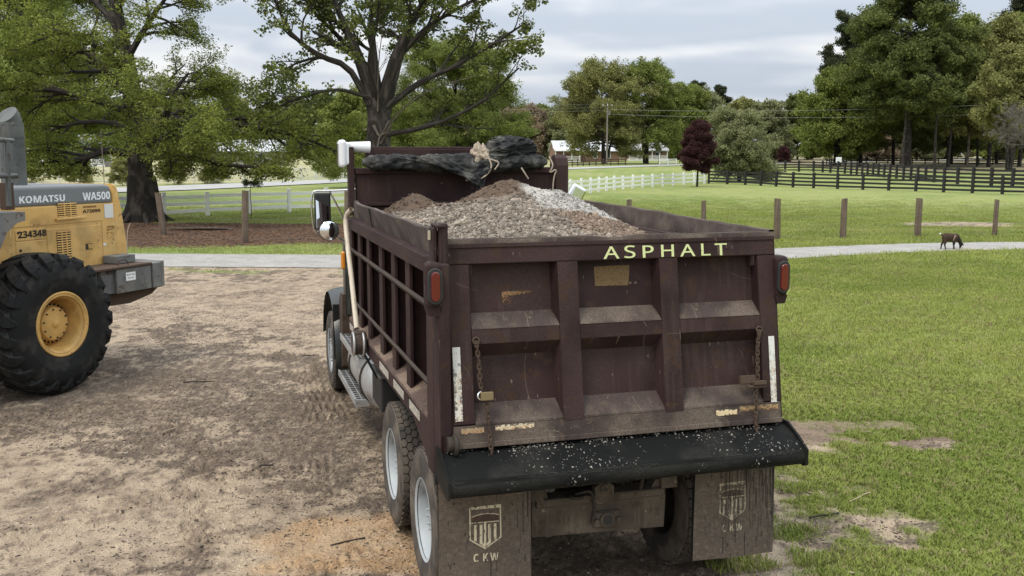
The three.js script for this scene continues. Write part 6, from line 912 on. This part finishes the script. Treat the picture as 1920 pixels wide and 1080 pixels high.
function litter(name, label, geo, mat, spots, seed, f) { const r = rng(seed), im = new THREE.InstancedMesh(geo, mat, spots.length), o = new THREE.Object3D(); spots.forEach(([x, z], i) => { const [s, c, up] = f(r, x, z); o.position.set(x, groundY(x, z) + up * Math.min(...s), z); o.rotation.set((r() - 0.5) * 0.5, r() * 6.28, (r() - 0.5) * 0.5); o.scale.set(...s); o.updateMatrix(); im.setMatrixAt(i, o.matrix); im.setColorAt(i, C(...c)); }); im.name = numbered(name); im.castShadow = im.receiveShadow = true; tag(im, label, name.replace('_', ' '), null, 'stuff'); scene.add(im); }
const stone = new THREE.IcosahedronGeometry(1, 0), plainM = std({ roughness: 0.95 });
const onSand = (x, z) => clamp(1 - grassAt(x, z) * 1.3) * (Math.abs(z - driveMid(x)) < driveHalf(x) + 0.3 ? 0 : 1);
const damp2 = (x, z) => onSand(x, z) * clamp(0.12 + 1.6 * sst(-0.1, 0.3, fbm(x * 0.28, z * 0.42, 1.1, 5) + 0.5 * fbm(x * 1.5, z * 1.5, 4.4, 4) + 0.5 * blob(x, z, -3.6, -11.6, 2.6, 2.1, 0.2) + 0.3 * blob(x, z, -1.9, -10.6, 1.3, 1.6, 0.2)));
litter('wood_chip', 'dark bark chips and leaf litter scattered over the sandy yard', stone, plainM, scatter(71, 42000, 6.2, 24, -0.62, 0.45, damp2), 5, (r) => { const L = 0.006 + 0.026 * r() * r(), k = 0.35 + r(); return [[L, 0.003, L * (0.12 + 0.4 * r())], [0.07 * k, 0.052 * k, 0.04 * k], 0.6]; });
litter('pebble', 'small pale pebbles scattered over the sandy yard', stone, plainM, scatter(72, 7000, 6.2, 22, -0.62, 0.45, (x, z) => 0.3 * onSand(x, z) + 0.7 * damp2(x, z)), 6, (r) => { const L = 0.003 + 0.009 * Math.pow(r(), 3), k = 0.6 + 0.7 * r(); return [[L, L * 0.7, L * (0.7 + 0.4 * r())], [0.42 * k, 0.36 * k, 0.3 * k], 0.3]; });
litter('pine_straw', 'brown pine straw and bark mulch under the oak', stone, plainM, scatter(73, 22000, 32, 50, -0.62, -0.06, mulchAt), 7, (r) => { const L = 0.03 + 0.09 * r(), k = 0.5 + 1.1 * r(); return [[L, 0.008 + 0.012 * r(), L * 0.16], [0.125 * k, 0.072 * k, 0.043 * k], 0.8]; });
litter('dead_leaf', 'dry tan leaves and clippings lying in the lawn', stone, plainM, scatter(74, 900, 6.4, 26, 0.1, 0.62, (x, z) => clamp(grassAt(x, z))), 8, (r) => { const L = 0.01 + 0.022 * r(), k = 0.6 + 0.6 * r(); return [[L, 0.003, L * 0.5], [0.42 * k, 0.34 * k, 0.22 * k], 6]; });
{ // single sticks one can point at
  const twig = (x, z, L, turn, c, label) => { const y = groundY(x, z) + 0.012, m = part('stick', tube([[-L / 2, 0, 0], [-L * 0.15, 0.012, L * 0.04], [L * 0.2, 0.004, -L * 0.03], [L / 2, 0.012, L * 0.02]], 0.008, 10, 5), std({ color: C(...c), roughness: 0.95 })); m.position.set(x, y, z); m.rotation.y = turn; tag(m, label, 'stick', 'sticks lying in the yard'); };
  const dk = [0.03, 0.025, 0.022], lt = [0.36, 0.29, 0.2];
  twig(-1.35, -7.75, 0.3, 0.5, dk, 'dark stick lying on the orange clay patch'); twig(-2.5, -9.7, 0.14, 0.1, dk, 'short dark stick in the sand near the rear wheels'); twig(-4.55, -7.85, 0.22, -0.1, dk, 'dark stick in the sand at the lower corner'); twig(-4.35, -13.4, 0.42, 0.05, dk, 'dark stick beside the loader tyre'); twig(-3.2, -15.3, 0.3, 0.2, dk, 'dark stick near the truck front wheel'); twig(-3.9, -10.9, 0.22, 1.1, lt, 'pale stick in the middle of the sandy yard');
  twig(2.75, -8.35, 0.3, 0.3, dk, 'dark stick on bare soil beside the mud flap'); twig(3.2, -8.75, 0.34, 0.7, lt, 'pale forked stick at the lawn edge'); twig(4.1, -10.95, 0.2, -0.6, lt, 'pale stick on the bare lawn patch'); twig(-2.2, -20.5, 0.5, 0.1, dk, 'dark stick far back in the yard');
}
renderer.render(scene, camera);
